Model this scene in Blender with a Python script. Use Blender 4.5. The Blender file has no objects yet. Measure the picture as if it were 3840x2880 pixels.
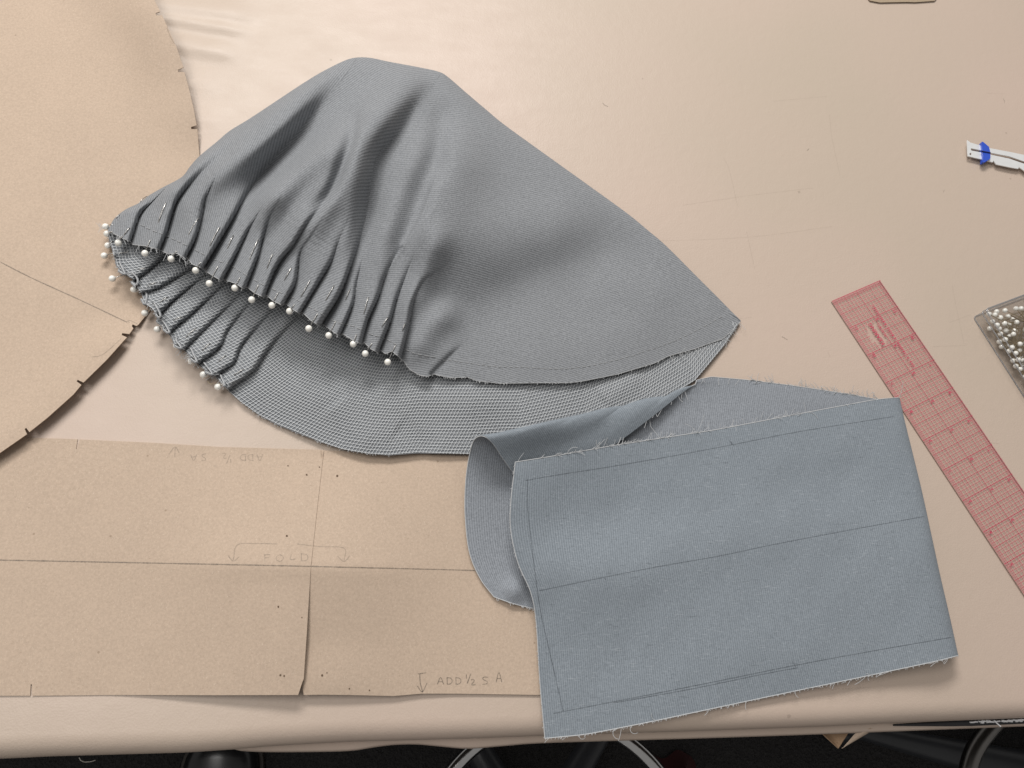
import bpy, math, random
import numpy as np
from mathutils import Vector, Matrix, geometry
from mathutils.bvhtree import BVHTree

random.seed(7)
rng = np.random.default_rng(7)
sc = bpy.context.scene

# ------------------------------------------------------------------ camera
F = 2885.0
HC = 0.5174


def rx(a):
    c, s = math.cos(a), math.sin(a)
    return np.array([[1, 0, 0], [0, c, -s], [0, s, c]])


def rz(a):
    c, s = math.cos(a), math.sin(a)
    return np.array([[c, -s, 0], [s, c, 0], [0, 0, 1]])


RC = rz(math.radians(-19.7)) @ rx(math.radians(22.11)) @ rz(math.radians(19.84))
CC = np.array([0.0, 0.0, HC])
cam_d = bpy.data.cameras.new('camera')
cam = bpy.data.objects.new('camera', cam_d)
sc.collection.objects.link(cam)
M4 = Matrix.Identity(4)
for i in range(3):
    for j in range(3):
        M4[i][j] = RC[i, j]
    M4[i][3] = CC[i]
cam.matrix_world = M4
cam_d.sensor_width = 36.0
cam_d.lens = F / 3840 * 36.0
cam_d.clip_start = 0.01
cam_d.clip_end = 50
sc.camera = cam

# ------------------------------------------------------------------ light
world = bpy.data.worlds.new('World')
sc.world = world
world.use_nodes = True
bg = world.node_tree.nodes['Background']
bg.inputs[0].default_value = (1.0, 0.965, 0.93, 1)
bg.inputs[1].default_value = 0.275


def area(name, loc, aim, sx, sy, watts, col):
    d = bpy.data.lights.new(name, 'AREA')
    d.shape = 'RECTANGLE'
    d.size, d.size_y = sx, sy
    d.energy = watts
    d.color = col
    o = bpy.data.objects.new(name, d)
    sc.collection.objects.link(o)
    o.location = loc
    o.rotation_euler = (Vector(aim) - Vector(loc)).to_track_quat('-Z', 'Y').to_euler()
    return o


area('ceiling_light_far', (-0.25, 1.75, 1.6), (0.12, 0.2, 0), 1.2, 0.50, 41, (1, 0.972, 0.94))
area('ceiling_light_over', (-0.85, 0.45, 2.0), (-0.5, 0.35, 0), 1.3, 0.70, 20, (1, 0.972, 0.94))

sc.view_settings.view_transform = 'Standard'
sc.view_settings.look = 'None'
sc.view_settings.exposure = 0.0
sc.view_settings.gamma = 1.0
sc.cycles.max_bounces = 8
sc.cycles.transparent_max_bounces = 16
sc.cycles.use_denoising = True

# ------------------------------------------------------------------ helpers


def P(x, y, z=0.0):
    """photo pixel + height in metres -> world point(s)"""
    x, y, z = np.broadcast_arrays(np.asarray(x, float), np.asarray(y, float), np.asarray(z, float))
    d = np.stack([(x - 1920) / F, -(y - 1440) / F, -np.ones_like(x)], -1) @ RC.T
    t = (z - HC) / d[..., 2]
    return CC + d * t[..., None]


def RAY(x, y):
    d = RC @ np.array([(x - 1920) / F, -(y - 1440) / F, -1.0])
    return Vector(d).normalized()


def wloc(o):
    return Vector((0, 0, 0)) if o is None else o.location + wloc(o.parent)


def tag(o, label=None, cat=None, group=None, kind=None):
    if label: o['label'] = label
    if cat: o['category'] = cat
    if group: o['group'] = group
    if kind: o['kind'] = kind
    return o


def empty(name, loc, label, cat, group=None):
    o = bpy.data.objects.new(name, None)
    o.empty_display_size = 0.01
    o.location = loc
    sc.collection.objects.link(o)
    return tag(o, label, cat, group)


def link(name, me, parent=None, mats=()):
    o = bpy.data.objects.new(name, me)
    for m in mats:
        me.materials.append(m)
    sc.collection.objects.link(o)
    if parent is not None:
        o.parent = parent
        o.location = -wloc(parent)
    return o


def mesh(name, V, Fc, mats, parent=None, smooth=True, uv=None, solid=None, mat_off=0, kind=None, up=True):
    V = np.asarray(V, float).reshape(-1, 3)
    me = bpy.data.meshes.new(name)
    Fc = [tuple(int(i) for i in f) for f in Fc] if not isinstance(Fc, np.ndarray) else Fc
    if isinstance(Fc, np.ndarray):
        if up:
            a, b, c = V[Fc[:, 0]], V[Fc[:, 1]], V[Fc[:, 2]]
            if np.cross(b - a, c - a)[:, 2].sum() < 0:
                Fc = Fc[:, ::-1]
        nf, k = Fc.shape
        me.vertices.add(len(V))
        me.vertices.foreach_set('co', V.ravel())
        me.loops.add(nf * k)
        me.loops.foreach_set('vertex_index', Fc.ravel().astype(np.int32))
        me.polygons.add(nf)
        me.polygons.foreach_set('loop_start', np.arange(0, nf * k, k, dtype=np.int32))
        me.update(calc_edges=True)
    else:
        me.from_pydata([tuple(v) for v in V], [], Fc)
        me.update()
    if uv is not None:
        lay = me.uv_layers.new(name='UVMap')
        li = np.empty(len(me.loops), np.int32)
        me.loops.foreach_get('vertex_index', li)
        lay.data.foreach_set('uv', np.asarray(uv, float).reshape(-1, 2)[li].ravel())
    if smooth:
        me.polygons.foreach_set('use_smooth', np.ones(len(me.polygons), bool))
    if not isinstance(mats, (list, tuple)):
        mats = [mats]
    o = link(name, me, parent, mats)
    if solid:
        m = o.modifiers.new('thickness', 'SOLIDIFY')
        m.thickness = solid
        m.offset = -1
        m.material_offset = mat_off
        m.material_offset_rim = mat_off
        es = o.modifiers.new('crisp_edges', 'EDGE_SPLIT')
        es.split_angle = math.radians(65)
        es.use_edge_sharp = False
    if kind:
        o['kind'] = kind
    return o


def grid_faces(nu, nv):
    i = np.arange((nu - 1) * (nv - 1))
    a = (i // (nv - 1)) * nv + i % (nv - 1)
    return np.stack([a, a + nv, a + nv + 1, a + 1], 1)


def cr(pts, n):
    """Catmull-Rom resample of a polyline (any dimension) to n points, chord-length spaced"""
    p = np.asarray(pts, float)
    if len(p) == 2:
        t = np.linspace(0, 1, n)[:, None]
        return p[0] * (1 - t) + p[1] * t
    q = np.vstack([2 * p[0] - p[1], p, 2 * p[-1] - p[-2]])
    seg = np.linalg.norm(np.diff(p[:, :2], axis=0), axis=1) + 1e-9
    s = np.r_[0, np.cumsum(seg)]
    t = np.linspace(0, s[-1], n)
    k = np.clip(np.searchsorted(s, t, side='right') - 1, 0, len(p) - 2)
    f = ((t - s[k]) / seg[k])[:, None]
    a, b, c, d = q[k], q[k + 1], q[k + 2], q[k + 3]
    return 0.5 * (2 * b + (c - a) * f + (2 * a - 5 * b + 4 * c - d) * f ** 2 + (3 * b - a - 3 * c + d) * f ** 3)


def lin(pts, n):
    p = np.asarray(pts, float)
    s = np.r_[0, np.cumsum(np.linalg.norm(np.diff(p[:, :2], axis=0), axis=1))]
    t = np.linspace(0, s[-1], n)
    return np.stack([np.interp(t, s, p[:, k]) for k in range(p.shape[1])], 1)


def tubes(paths, r, sides=4, taper=False):
    """joined tubes along world paths -> V, F"""
    Vs, Fs, off = [], [], 0
    ang = np.arange(sides) * 2 * math.pi / sides + 0.4
    for pth in paths:
        p = np.asarray(pth, float)
        n = len(p)
        if n < 2: continue
        t = np.gradient(p, axis=0)
        t /= np.linalg.norm(t, axis=1)[:, None] + 1e-12
        ref = np.array([0, 0, 1.0]) if abs(t[:, 2]).mean() < 0.8 else np.array([1.0, 0, 0])
        a = np.cross(t, ref)
        a /= np.linalg.norm(a, axis=1)[:, None] + 1e-12
        b = np.cross(a, t)
        rr = np.full(n, r) if np.isscalar(r) else np.asarray(r)
        if taper: rr = rr * np.linspace(1, 0.25, n)
        ring = p[:, None, :] + rr[:, None, None] * (np.cos(ang)[None, :, None] * a[:, None, :] + np.sin(ang)[None, :, None] * b[:, None, :])
        Vs.append(ring.reshape(-1, 3))
        i = np.arange(n - 1)[:, None] * sides
        j = np.arange(sides)[None, :]
        k = (j + 1) % sides
        f = np.stack([i + j, i + k, i + sides + k, i + sides + j], -1).reshape(-1, 4) + off
        Fs.append(f)
        off += n * sides
    return np.vstack(Vs), np.vstack(Fs)


def lathe(prof, seg=20):
    """profile [(r,z)] -> V,F around z"""
    V, Fc = [], []
    n = len(prof)
    for k in range(seg):
        a = 2 * math.pi * k / seg
        for r, z in prof:
            V.append((r * math.cos(a), r * math.sin(a), z))
    for k in range(seg):
        for i in range(n - 1):
            Fc.append((k * n + i, ((k + 1) % seg) * n + i, ((k + 1) % seg) * n + i + 1, k * n + i + 1))
    return np.array(V), Fc


def box_vf(c, sx, sy, sz):
    x, y, z = sx / 2, sy / 2, sz / 2
    V = np.array([(a * x, b * y, d * z) for a in (-1, 1) for b in (-1, 1) for d in (-1, 1)]) + np.array(c)
    return V, [(0, 1, 3, 2), (4, 6, 7, 5), (0, 4, 5, 1), (2, 3, 7, 6), (0, 2, 6, 4), (1, 5, 7, 3)]


def polydist(x, y, pts, n=None):
    """distance, side (+ right of travel), param 0..1 to a polyline in pixel space"""
    p = cr(pts, n or max(8, 4 * len(pts)))[:, :2]
    best = np.full(x.shape, 1e9)
    side = np.zeros(x.shape)
    par = np.zeros(x.shape)
    m = len(p) - 1
    for k in range(m):
        a, b = p[k], p[k + 1]
        d = b - a
        L2 = d @ d + 1e-9
        t = np.clip(((x - a[0]) * d[0] + (y - a[1]) * d[1]) / L2, 0, 1)
        ex, ey = x - a[0] - t * d[0], y - a[1] - t * d[1]
        q = ex * ex + ey * ey
        w = q < best
        best = np.where(w, q, best)
        s = d[0] * (y - a[1]) - d[1] * (x - a[0])
        side = np.where(w, np.sign(s), side)
        par = np.where(w, (k + t) / m, par)
    return np.sqrt(best), side, par


def rbf(ctrl):
    c = np.asarray(ctrl, float)
    X = c[:, :2] / 500.0
    def phi(r): return np.where(r > 1e-9, r * r * np.log(r + 1e-12), 0)
    n = len(c)
    A = np.zeros((n + 3, n + 3))
    A[:n, :n] = phi(np.linalg.norm(X[:, None] - X[None], axis=2)) + 1e-3 * np.eye(n)
    A[:n, n:] = np.c_[np.ones(n), X]
    A[n:, :n] = A[:n, n:].T
    w = np.linalg.solve(A, np.r_[c[:, 2], 0, 0, 0])
    def f(x, y):
        x = np.asarray(x, float) / 500; y = np.asarray(y, float) / 500
        out = w[n] + w[n + 1] * x + w[n + 2] * y
        for k in range(n):
            out = out + w[k] * phi(np.hypot(x - X[k, 0], y - X[k, 1]))
        return out
    return f


def sstep(t):
    t = np.clip(t, 0, 1)
    return t * t * (3 - 2 * t)


def masked(x, y, pts, m):
    p = np.asarray(pts)
    return (x > p[:, 0].min() - m) & (x < p[:, 0].max() + m) & (y > p[:, 1].min() - m) & (y < p[:, 1].max() + m)


def add_ridges(z, x, y, lst, k_h=1.0, t0=0.12):
    for pts, h, wl, wr in lst:
        h = h * k_h
        k = masked(x, y, pts, 3 * max(wl, wr))
        if not k.any(): continue
        d, s, t = polydist(x[k], y[k], pts)
        w = np.where(s < 0, wl, wr)
        taper = sstep(t / t0) * sstep((1 - t) / 0.32)
        z[k] += h * taper * np.exp(-(d / w) ** 2)
    return z


# ------------------------------------------------------------------ materials
class NT:
    def __init__(self, name):
        self.m = bpy.data.materials.new(name)
        self.m.use_nodes = True
        self.t = self.m.node_tree
        self.b = self.t.nodes['Principled BSDF']
        self.out = self.t.nodes['Material Output']

    def n(self, kind, **kw):
        nd = self.t.nodes.new(kind)
        for k, v in kw.items():
            setattr(nd, k, v)
        return nd

    def l(self, a, b):
        self.t.links.new(a, b)

    def coord(self, kind='Object', scale=(1, 1, 1), rot=0):
        tc = self.n('ShaderNodeTexCoord')
        mp = self.n('ShaderNodeMapping')
        mp.inputs['Scale'].default_value = scale
        mp.inputs['Rotation'].default_value = (0, 0, rot)
        self.l(tc.outputs[kind], mp.inputs[0])
        return mp.outputs[0]

    def noise(self, vec, scale, detail=3, rough=0.5):
        nd = self.n('ShaderNodeTexNoise')
        nd.inputs['Scale'].default_value = scale
        nd.inputs['Detail'].default_value = detail
        nd.inputs['Roughness'].default_value = rough
        if vec is not None: self.l(vec, nd.inputs['Vector'])
        return nd.outputs['Fac']

    def ramp(self, fac, stops):
        r = self.n('ShaderNodeValToRGB')
        e = r.color_ramp.elements
        while len(e) < len(stops): e.new(0.5)
        for q, (p, c) in zip(e, stops):
            q.position = p
            q.color = (*c, 1) if len(c) == 3 else c
        self.l(fac, r.inputs[0])
        return r.outputs[0]

    def mix(self, fac, a, b, mode='MIX'):
        m = self.n('ShaderNodeMix', data_type='RGBA', blend_type=mode)
        for s, v in ((m.inputs[0], fac), (m.inputs[6], a), (m.inputs[7], b)):
            if isinstance(v, (int, float)): s.default_value = v
            elif isinstance(v, tuple): s.default_value = (*v, 1)
            else: self.l(v, s)
        return m.outputs[2]

    def math(self, op, a, b=None, clamp=False):
        m = self.n('ShaderNodeMath', operation=op, use_clamp=clamp)
        for s, v in zip(m.inputs, (a, b)):
            if v is None: continue
            if isinstance(v, (int, float)): s.default_value = v
            else: self.l(v, s)
        return m.outputs[0]

    def bump(self, h, dist, strength=1.0):
        b = self.n('ShaderNodeBump')
        b.inputs['Distance'].default_value = dist
        b.inputs['Strength'].default_value = strength
        self.l(h, b.inputs['Height'])
        self.l(b.outputs[0], self.b.inputs['Normal'])

    def set(self, col=None, rough=0.5, metal=0.0, spec=0.5, **kw):
        b = self.b
        if col is not None:
            if isinstance(col, tuple): b.inputs['Base Color'].default_value = (*col, 1)
            else: self.l(col, b.inputs['Base Color'])
        if isinstance(rough, float): b.inputs['Roughness'].default_value = rough
        else: self.l(rough, b.inputs['Roughness'])
        b.inputs['Metallic'].default_value = metal
        b.inputs['Specular IOR Level'].default_value = spec
        for k, v in kw.items():
            b.inputs[k].default_value = v
        return self.m


def mat_plain(name, col, rough=0.5, metal=0.0, spec=0.5, var=0.06, scale=300.0, **kw):
    m = NT(name)
    n = m.noise(m.coord(), scale, 3)
    c = m.mix(n, tuple(v * (1 - var) for v in col), tuple(min(1, v * (1 + var)) for v in col))
    return m.set(c, rough, metal, spec, **kw)


def mat_vinyl(name, tint=(1, 1, 1)):
    m = NT(name)
    co = m.coord()
    big = m.noise(co, 3.2, 2)
    c1 = m.ramp(big, [(0.3, (0.488 * tint[0], 0.410 * tint[1], 0.330 * tint[2])), (0.7, (0.550 * tint[0], 0.433 * tint[1], 0.364 * tint[2]))])
    mid = m.noise(m.coord(scale=(1, 2.2, 1)), 28, 4, 0.6)
    c2 = m.mix(m.math('MULTIPLY', mid, 0.30), c1, (0.47, 0.375, 0.31))
    fine = m.noise(co, 1400, 2)
    c3 = m.mix(0.05, c2, m.ramp(fine, [(0.35, (0.35, 0.28, 0.22)), (0.65, (0.8, 0.7, 0.6))]))
    # small dark specks and faint long pencil scratches
    sp = m.n('ShaderNodeTexVoronoi')
    sp.inputs['Scale'].default_value = 26
    m.l(co, sp.inputs['Vector'])
    speck = m.math('LESS_THAN', sp.outputs['Distance'], 0.035)
    c4 = m.mix(m.math('MULTIPLY', speck, 0.35), c3, (0.25, 0.19, 0.15))
    wv = m.n('ShaderNodeTexVoronoi')
    wv.inputs['Scale'].default_value = 900
    m.l(co, wv.inputs['Vector'])
    h = m.math('ADD', m.math('MULTIPLY', wv.outputs['Distance'], 0.5), m.math('MULTIPLY', m.noise(co, 120, 3), 1.6))
    m.bump(h, 0.00024, 0.5)
    return m.set(c4, m.math('ADD', 0.36, m.math('MULTIPLY', mid, 0.18)), 0, 0.42)


def mat_kraft(name, base=(0.500, 0.392, 0.303)):
    m = NT(name)
    co = m.coord()
    blotch = m.noise(co, 22, 4, 0.6)
    c = m.mix(blotch, tuple(v * 0.84 for v in base), tuple(v * 1.12 for v in base))
    grain = m.noise(co, 620, 4, 0.7)
    c = m.mix(0.6, c, m.mix(grain, tuple(v * 0.56 for v in base), tuple(min(1, v * 1.38) for v in base)))
    fib = m.noise(m.coord(scale=(1, 3.5, 1), rot=0.5), 900, 2)
    c = m.mix(m.math('MULTIPLY', m.math('GREATER_THAN', fib, 0.67), 0.40), c, (0.27, 0.18, 0.12))
    fib2 = m.noise(m.coord(scale=(3.2, 1, 1), rot=-0.3), 800, 2)
    c = m.mix(m.math('MULTIPLY', m.math('GREATER_THAN', fib2, 0.68), 0.35), c, (0.8, 0.7, 0.58))
    v = m.n('ShaderNodeTexVoronoi')
    v.inputs['Scale'].default_value = 42
    m.l(co, v.inputs['Vector'])
    c = m.mix(m.math('MULTIPLY', m.math('LESS_THAN', v.outputs['Distance'], 0.030), 0.4), c, (0.17, 0.11, 0.07))
    m.bump(m.math('ADD', grain, m.math('MULTIPLY', blotch, 2.0)), 0.00012, 0.6)
    return m.set(c, 0.82, 0, 0.25)


def mat_twill(name, dark, light, contrast_bump=0.00012, slub=0.0, sheen=0.25, lines=1.0, grain=0.32):
    m = NT(name)
    uv = m.coord('UV')
    co = m.coord()
    sep = m.n('ShaderNodeSeparateXYZ')
    m.l(uv, sep.inputs[0])
    wob = m.math('MULTIPLY', m.math('SUBTRACT', m.noise(co, 700, 2), 0.5), 0.3)
    ph = m.math('MULTIPLY', m.math('ADD', sep.outputs[0], wob), 2 * math.pi)
    s = m.math('ADD', m.math('MULTIPLY', m.math('SINE', ph), 0.5), 0.5)
    fac = m.math('ADD', 0.5, m.math('MULTIPLY', m.math('SUBTRACT', s, 0.5), lines))
    c = m.mix(fac, dark, light)
    sp = m.noise(co, 820, 3, 0.75)
    c = m.mix(grain, c, m.mix(m.ramp(sp, [(0.32, (0, 0, 0)), (0.68, (1, 1, 1))]), tuple(v * 0.55 for v in dark), tuple(v * 1.5 for v in light)))
    big = m.noise(co, 24, 5, 0.65)
    avg = tuple((a + b) / 2 for a, b in zip(dark, light))
    c = m.mix(m.math('MULTIPLY', m.math('SUBTRACT', big, 0.35), 0.5, True), c, tuple(v * 0.82 for v in avg))
    if slub:
        sl = m.noise(m.coord(scale=(0.10, 1, 1), rot=math.radians(-10)), 1500, 2)
        c = m.mix(m.math('MULTIPLY', m.math('GREATER_THAN', sl, 0.66), slub), c, (0.42, 0.45, 0.48))
        sl2 = m.noise(m.coord(scale=(0.12, 1, 1), rot=math.radians(-10)), 900, 2)
        c = m.mix(m.math('MULTIPLY', m.math('GREATER_THAN', sl2, 0.68), slub * 0.9), c, tuple(v * 0.45 for v in dark))
    m.bump(m.math('ADD', s, m.math('MULTIPLY', sp, 0.8)), contrast_bump, 0.7)
    return m.set(c, 0.92, 0, 0.12, **{'Sheen Weight': sheen * 0.3, 'Sheen Roughness': 0.5})


def mat_pencil(name, a=0.55, col=(0.07, 0.065, 0.06)):
    m = NT(name)
    n = m.noise(m.coord(), 1500, 2)
    tr = m.n('ShaderNodeBsdfTransparent')
    mx = m.n('ShaderNodeMixShader')
    m.l(m.math('MULTIPLY', m.ramp(n, [(0.3, (0.35,) * 3), (0.65, (1, 1, 1))]), a), mx.inputs[0])
    m.set(col, 0.5, 0, 0.4)
    m.l(tr.outputs[0], mx.inputs[1])
    m.l(m.b.outputs[0], mx.inputs[2])
    m.l(mx.outputs[0], m.out.inputs[0])
    return m.m


def mat_clear(name, tint=(0.93, 0.93, 0.93), refl=0.09, rough=0.06, body=0.0, body_col=(0.6, 0.6, 0.6)):
    m = NT(name)
    tr = m.n('ShaderNodeBsdfTransparent')
    tr.inputs[0].default_value = (*tint, 1)
    gl = m.n('ShaderNodeBsdfGlossy')
    gl.inputs['Roughness'].default_value = rough
    lw = m.n('ShaderNodeLayerWeight')
    lw.inputs[0].default_value = 0.5
    fr_ = m.math('ADD', 0.035, m.math('MULTIPLY', m.math('POWER', lw.outputs['Facing'], 4.0), 0.6))
    mx = m.n('ShaderNodeMixShader')
    sc_ = m.noise(m.coord(), 160, 3)
    m.l(m.math('MULTIPLY', fr_, m.math('ADD', 0.8, m.math('MULTIPLY', sc_, 0.5)), True), mx.inputs[0])
    m.l(tr.outputs[0], mx.inputs[1])
    m.l(gl.outputs[0], mx.inputs[2])
    mx2 = m.n('ShaderNodeMixShader')
    mx2.inputs[0].default_value = body
    m.set(body_col, 0.35, 0, 0.5)
    m.l(mx.outputs[0], mx2.inputs[1])
    m.l(m.b.outputs[0], mx2.inputs[2])
    m.l(mx2.outputs[0], m.out.inputs[0])
    return m.m


def mat_carpet(name):
    m = NT(name)
    co = m.coord()
    v = m.n('ShaderNodeTexVoronoi')
    v.inputs['Scale'].default_value = 260
    m.l(co, v.inputs['Vector'])
    n = m.noise(co, 120, 4, 0.7)
    c = m.mix(n, (0.014, 0.0135, 0.014), (0.060, 0.057, 0.057))
    c = m.mix(m.math('MULTIPLY', m.math('GREATER_THAN', m.noise(co, 400, 2), 0.7), 0.5), c, (0.12, 0.12, 0.12))
    m.bump(m.math('ADD', v.outputs['Distance'], n), 0.004, 1.0)
    return m.set(c, 0.95, 0, 0.1)


VINYL = mat_vinyl('beige_vinyl')
KRAFT = mat_kraft('kraft_paper')
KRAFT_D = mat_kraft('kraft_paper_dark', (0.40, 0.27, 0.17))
TWILL = mat_twill('grey_twill_face', (0.152, 0.160, 0.171), (0.292, 0.304, 0.321))
TWILL_B = mat_twill('grey_twill_back', (0.163, 0.187, 0.212), (0.270, 0.304, 0.338), 0.00008, 0.30, 0.15, 0.9, 0.24)
TWILL_I = mat_twill('grey_twill_band_face', (0.175, 0.190, 0.212), (0.305, 0.328, 0.360))
NETM = mat_plain('white_net_thread', (0.60, 0.62, 0.635), 0.7)
THREAD = mat_plain('pale_grey_thread', (0.50, 0.51, 0.52), 0.8)
THREAD_D = mat_plain('grey_thread', (0.20, 0.205, 0.215), 0.8)
STITCH = mat_plain('light_stitch_thread', (0.42, 0.425, 0.43), 0.75)
PEARL = mat_plain('white_pin_plastic', (0.88, 0.87, 0.82), 0.22, 0, 0.5, 0.03, 200, **{'Coat Weight': 0.3})
STEEL = mat_plain('pin_steel', (0.55, 0.54, 0.52), 0.28, 1.0)
PENCIL = mat_pencil('graphite', 0.50)
PENCIL_F = mat_pencil('faint_graphite', 0.26)
PENCIL_T = mat_pencil('table_scratch', 0.10, (0.2, 0.15, 0.11))
ACRYL = mat_clear('clear_acrylic', (0.985, 0.945, 0.945))
RED = mat_plain('red_ink', (0.50, 0.055, 0.105), 0.5)
PINK = mat_pencil('pale_pink_ink', 0.16, (0.75, 0.2, 0.26))
EDGE = mat_plain('acrylic_edge', (0.26, 0.16, 0.13), 0.3)
ALU = mat_plain('brushed_aluminium', (0.78, 0.79, 0.79), 0.35, 0.25)
BLUE = mat_plain('blue_plastic', (0.030, 0.085, 0.52), 0.35)
CLEAR = mat_clear('clear_box_plastic', (0.97, 0.97, 0.97), body=0.015)
CLEAR_E = mat_clear('clear_box_rim', (0.78, 0.78, 0.79), body=0.40, body_col=(0.42, 0.42, 0.43))
CARPET = mat_carpet('dark_carpet')
CHROME = mat_plain('chrome', (0.62, 0.62, 0.62), 0.16, 1.0)
BLACKP = mat_plain('black_plastic', (0.03, 0.032, 0.036), 0.38)
LEATHER = mat_plain('black_leather', (0.012, 0.012, 0.013), 0.25, 0, 0.6)
SOLE = mat_plain('shoe_sole', (0.035, 0.027, 0.022), 0.6)
DARKRED = mat_plain('dark_red_cloth', (0.03, 0.0025, 0.003), 0.95)
BLACKTEAR = mat_plain('black_backing', (0.015, 0.015, 0.017), 0.7)
WHITETEAR = mat_plain('white_fibre', (0.62, 0.62, 0.63), 0.7)

# ------------------------------------------------------------------ floor and table
V, Fc = np.array([(-4, -4, -0.85), (4, -4, -0.85), (4, 4, -0.85), (-4, 4, -0.85)]), [(0, 1, 2, 3)]
floor = mesh('floor', V, Fc, CARPET, smooth=False)
tag(floor, kind='structure')

table = empty('cutting_table', (0, 0, -0.85), 'large padded beige vinyl cutting table everything lies on', 'table')
ed = np.array([P(x, y, -0.010)[:2] for x, y in ((-900, 2872), (0, 2847), (176, 2838), (705, 2823), (882, 2811), (999, 2800), (1300, 2783), (1770, 2771), (2046, 2760), (2600, 2743), (3105, 2725), (3329, 2714), (3840, 2694), (4700, 2662))])
xs = np.r_[np.linspace(-1.3, -0.36, 12), np.linspace(-0.34, 0.6, 320), np.linspace(0.65, 1.7, 10)]
ye = np.interp(xs, ed[:, 0], ed[:, 1])
ker = np.exp(-np.linspace(-2, 2, 9) ** 2); ker /= ker.sum()
ye = np.convolve(np.pad(ye, 4, mode='edge'), ker, 'valid')
prof = [(1.5, 0.0), (1.0, 0), (0.75, 0)] + [(q, 0) for q in np.linspace(0.66, 0.40, 90)] + [(0.3, 0), (0.15, 0), (0.08, 0), (0.045, 0), (0.03, 0)]
for a in np.linspace(0, 90, 10):
    prof.append((0.013 * (1 - math.sin(math.radians(a))), -0.012 * (1 - math.cos(math.radians(a)))))
prof += [(0.001, -0.020), (0.004, -0.030), (0.010, -0.040)]
prof = np.array(prof)
G = np.stack([np.repeat(xs[:, None], len(prof), 1), ye[:, None] + prof[None, :, 0], np.repeat(prof[None, :, 1], len(xs), 0)], -1)
G[:, :, 2] -= 0.0006 * (1 + np.sin(xs * 17 + 1))[:, None] * (prof[:, 0] < 0.1)[None, :] * np.clip(1 - prof[:, 0] / 0.1, 0, 1)[None, :]
qc = (G - CC) @ RC
gpx, gpy = 1920 + F * qc[..., 0] / -qc[..., 2], 1440 - F * qc[..., 1] / -qc[..., 2]
okz = (qc[..., 2] < -0.05) & (G[..., 2] > -1e-6)
rip = np.zeros(gpx.size)
rip = add_ridges(rip, gpx.ravel(), gpy.ravel(), [  # ripples added to the vinyl to shade dark streaks beside the round pattern
    ([(470, 15), (620, 28), (800, 52), (1010, 70)], 3.6, 60, 26), ([(480, 62), (650, 82), (800, 108), (980, 128)], 3.2, 34, 20),
    ([(520, 150), (680, 178), (800, 200), (930, 214)], 3.0, 60, 26), ([(560, 265), (700, 300), (860, 330)], 1.2, 60, 40), ([(560, 395), (720, 440), (900, 455)], 1.0, 60, 40)])
G[..., 2] += np.where(okz, rip.reshape(gpx.shape) / 1000, 0)
mesh('vinyl_top', G, grid_faces(len(xs), len(prof)), VINYL, table)
# lower fold of vinyl that shows below the padded edge
sk = np.array([P(x, y, -0.022)[:2] for x, y in ((-900, 2830), (600, 2795), (850, 2806), (911, 2817), (1058, 2821), (1300, 2817), (1400, 2803), (1476, 2794), (1560, 2792), (1653, 2800), (1758, 2808), (1888, 2798), (2064, 2786), (2600, 2770), (3048, 2755), (3840, 2724), (4700, 2690))])
xk = np.linspace(-0.6, 0.7, 240)
ys = cr(np.c_[sk[:, 0], sk[:, 1]], 600)
ys = np.interp(xk, ys[:, 0], ys[:, 1])
pk = np.array([(0.012, -0.0185), (0.006, -0.0188), (0.0015, -0.0195), (0.0, -0.022), (0.001, -0.026), (0.006, -0.045), (0.012, -0.075)])
G = np.stack([np.repeat(xk[:, None], len(pk), 1), ys[:, None] + pk[None, :, 0], np.repeat(pk[None, :, 1], len(xk), 0)], -1)
mesh('vinyl_skirt', G, grid_faces(len(xk), len(pk)), VINYL, table, solid=0.0015)
# torn seam on the right: black slit with white fibres
tv, tf = tubes([P(np.linspace(3350, 3900, 30), np.interp(np.linspace(3350, 3900, 30), [3350, 3560, 3640, 3900], [2715, 2709, 2705, 2694]) + 4, -0.0165)], np.r_[np.linspace(0.0006, 0.0022, 15), np.full(15, 0.0024)], 8)
seam_o = mesh('torn_seam', tv, tf, BLACKTEAR, table)
fib = []
for k in range(16):
    x0 = rng.uniform(3630, 3830); L = rng.uniform(10, 45)
    y0 = np.interp(x0, [3350, 3640, 3900], [2713, 2705, 2694]) + rng.uniform(1, 7)
    fib.append(P(np.linspace(x0, x0 + L, 5), y0 - np.linspace(0, L, 5) * 0.04 + rng.normal(0, 1.2, 5), -0.0135))
fib.append(P(np.array([3728, 3738, 3752]), np.array([2702, 2712, 2724]), -0.012))
tv, tf = tubes(fib, 0.0006, 4)
mesh('torn_fibres', tv, tf, WHITETEAR, seam_o, kind='stuff')
bmi = BVHTree.FromPolygons([Vector((-2, -2, 0)), Vector((2, -2, 0)), Vector((2, 2, 0)), Vector((-2, 2, 0))], [(0, 1, 2, 3)])


def bvh_of(o):
    me = o.data
    return BVHTree.FromPolygons([v.co for v in me.vertices], [tuple(p.vertices) for p in me.polygons])


def on_surface(tree, pts, off=0.00015):
    out = []
    for x, y in pts:
        h = tree.ray_cast(Vector(CC), RAY(x, y))
        if h[0] is None:
            continue
        n = h[1] if h[1].z > 0 else -h[1]
        out.append((np.array(h[0] + n * off), np.array(n)))
    return out


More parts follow.
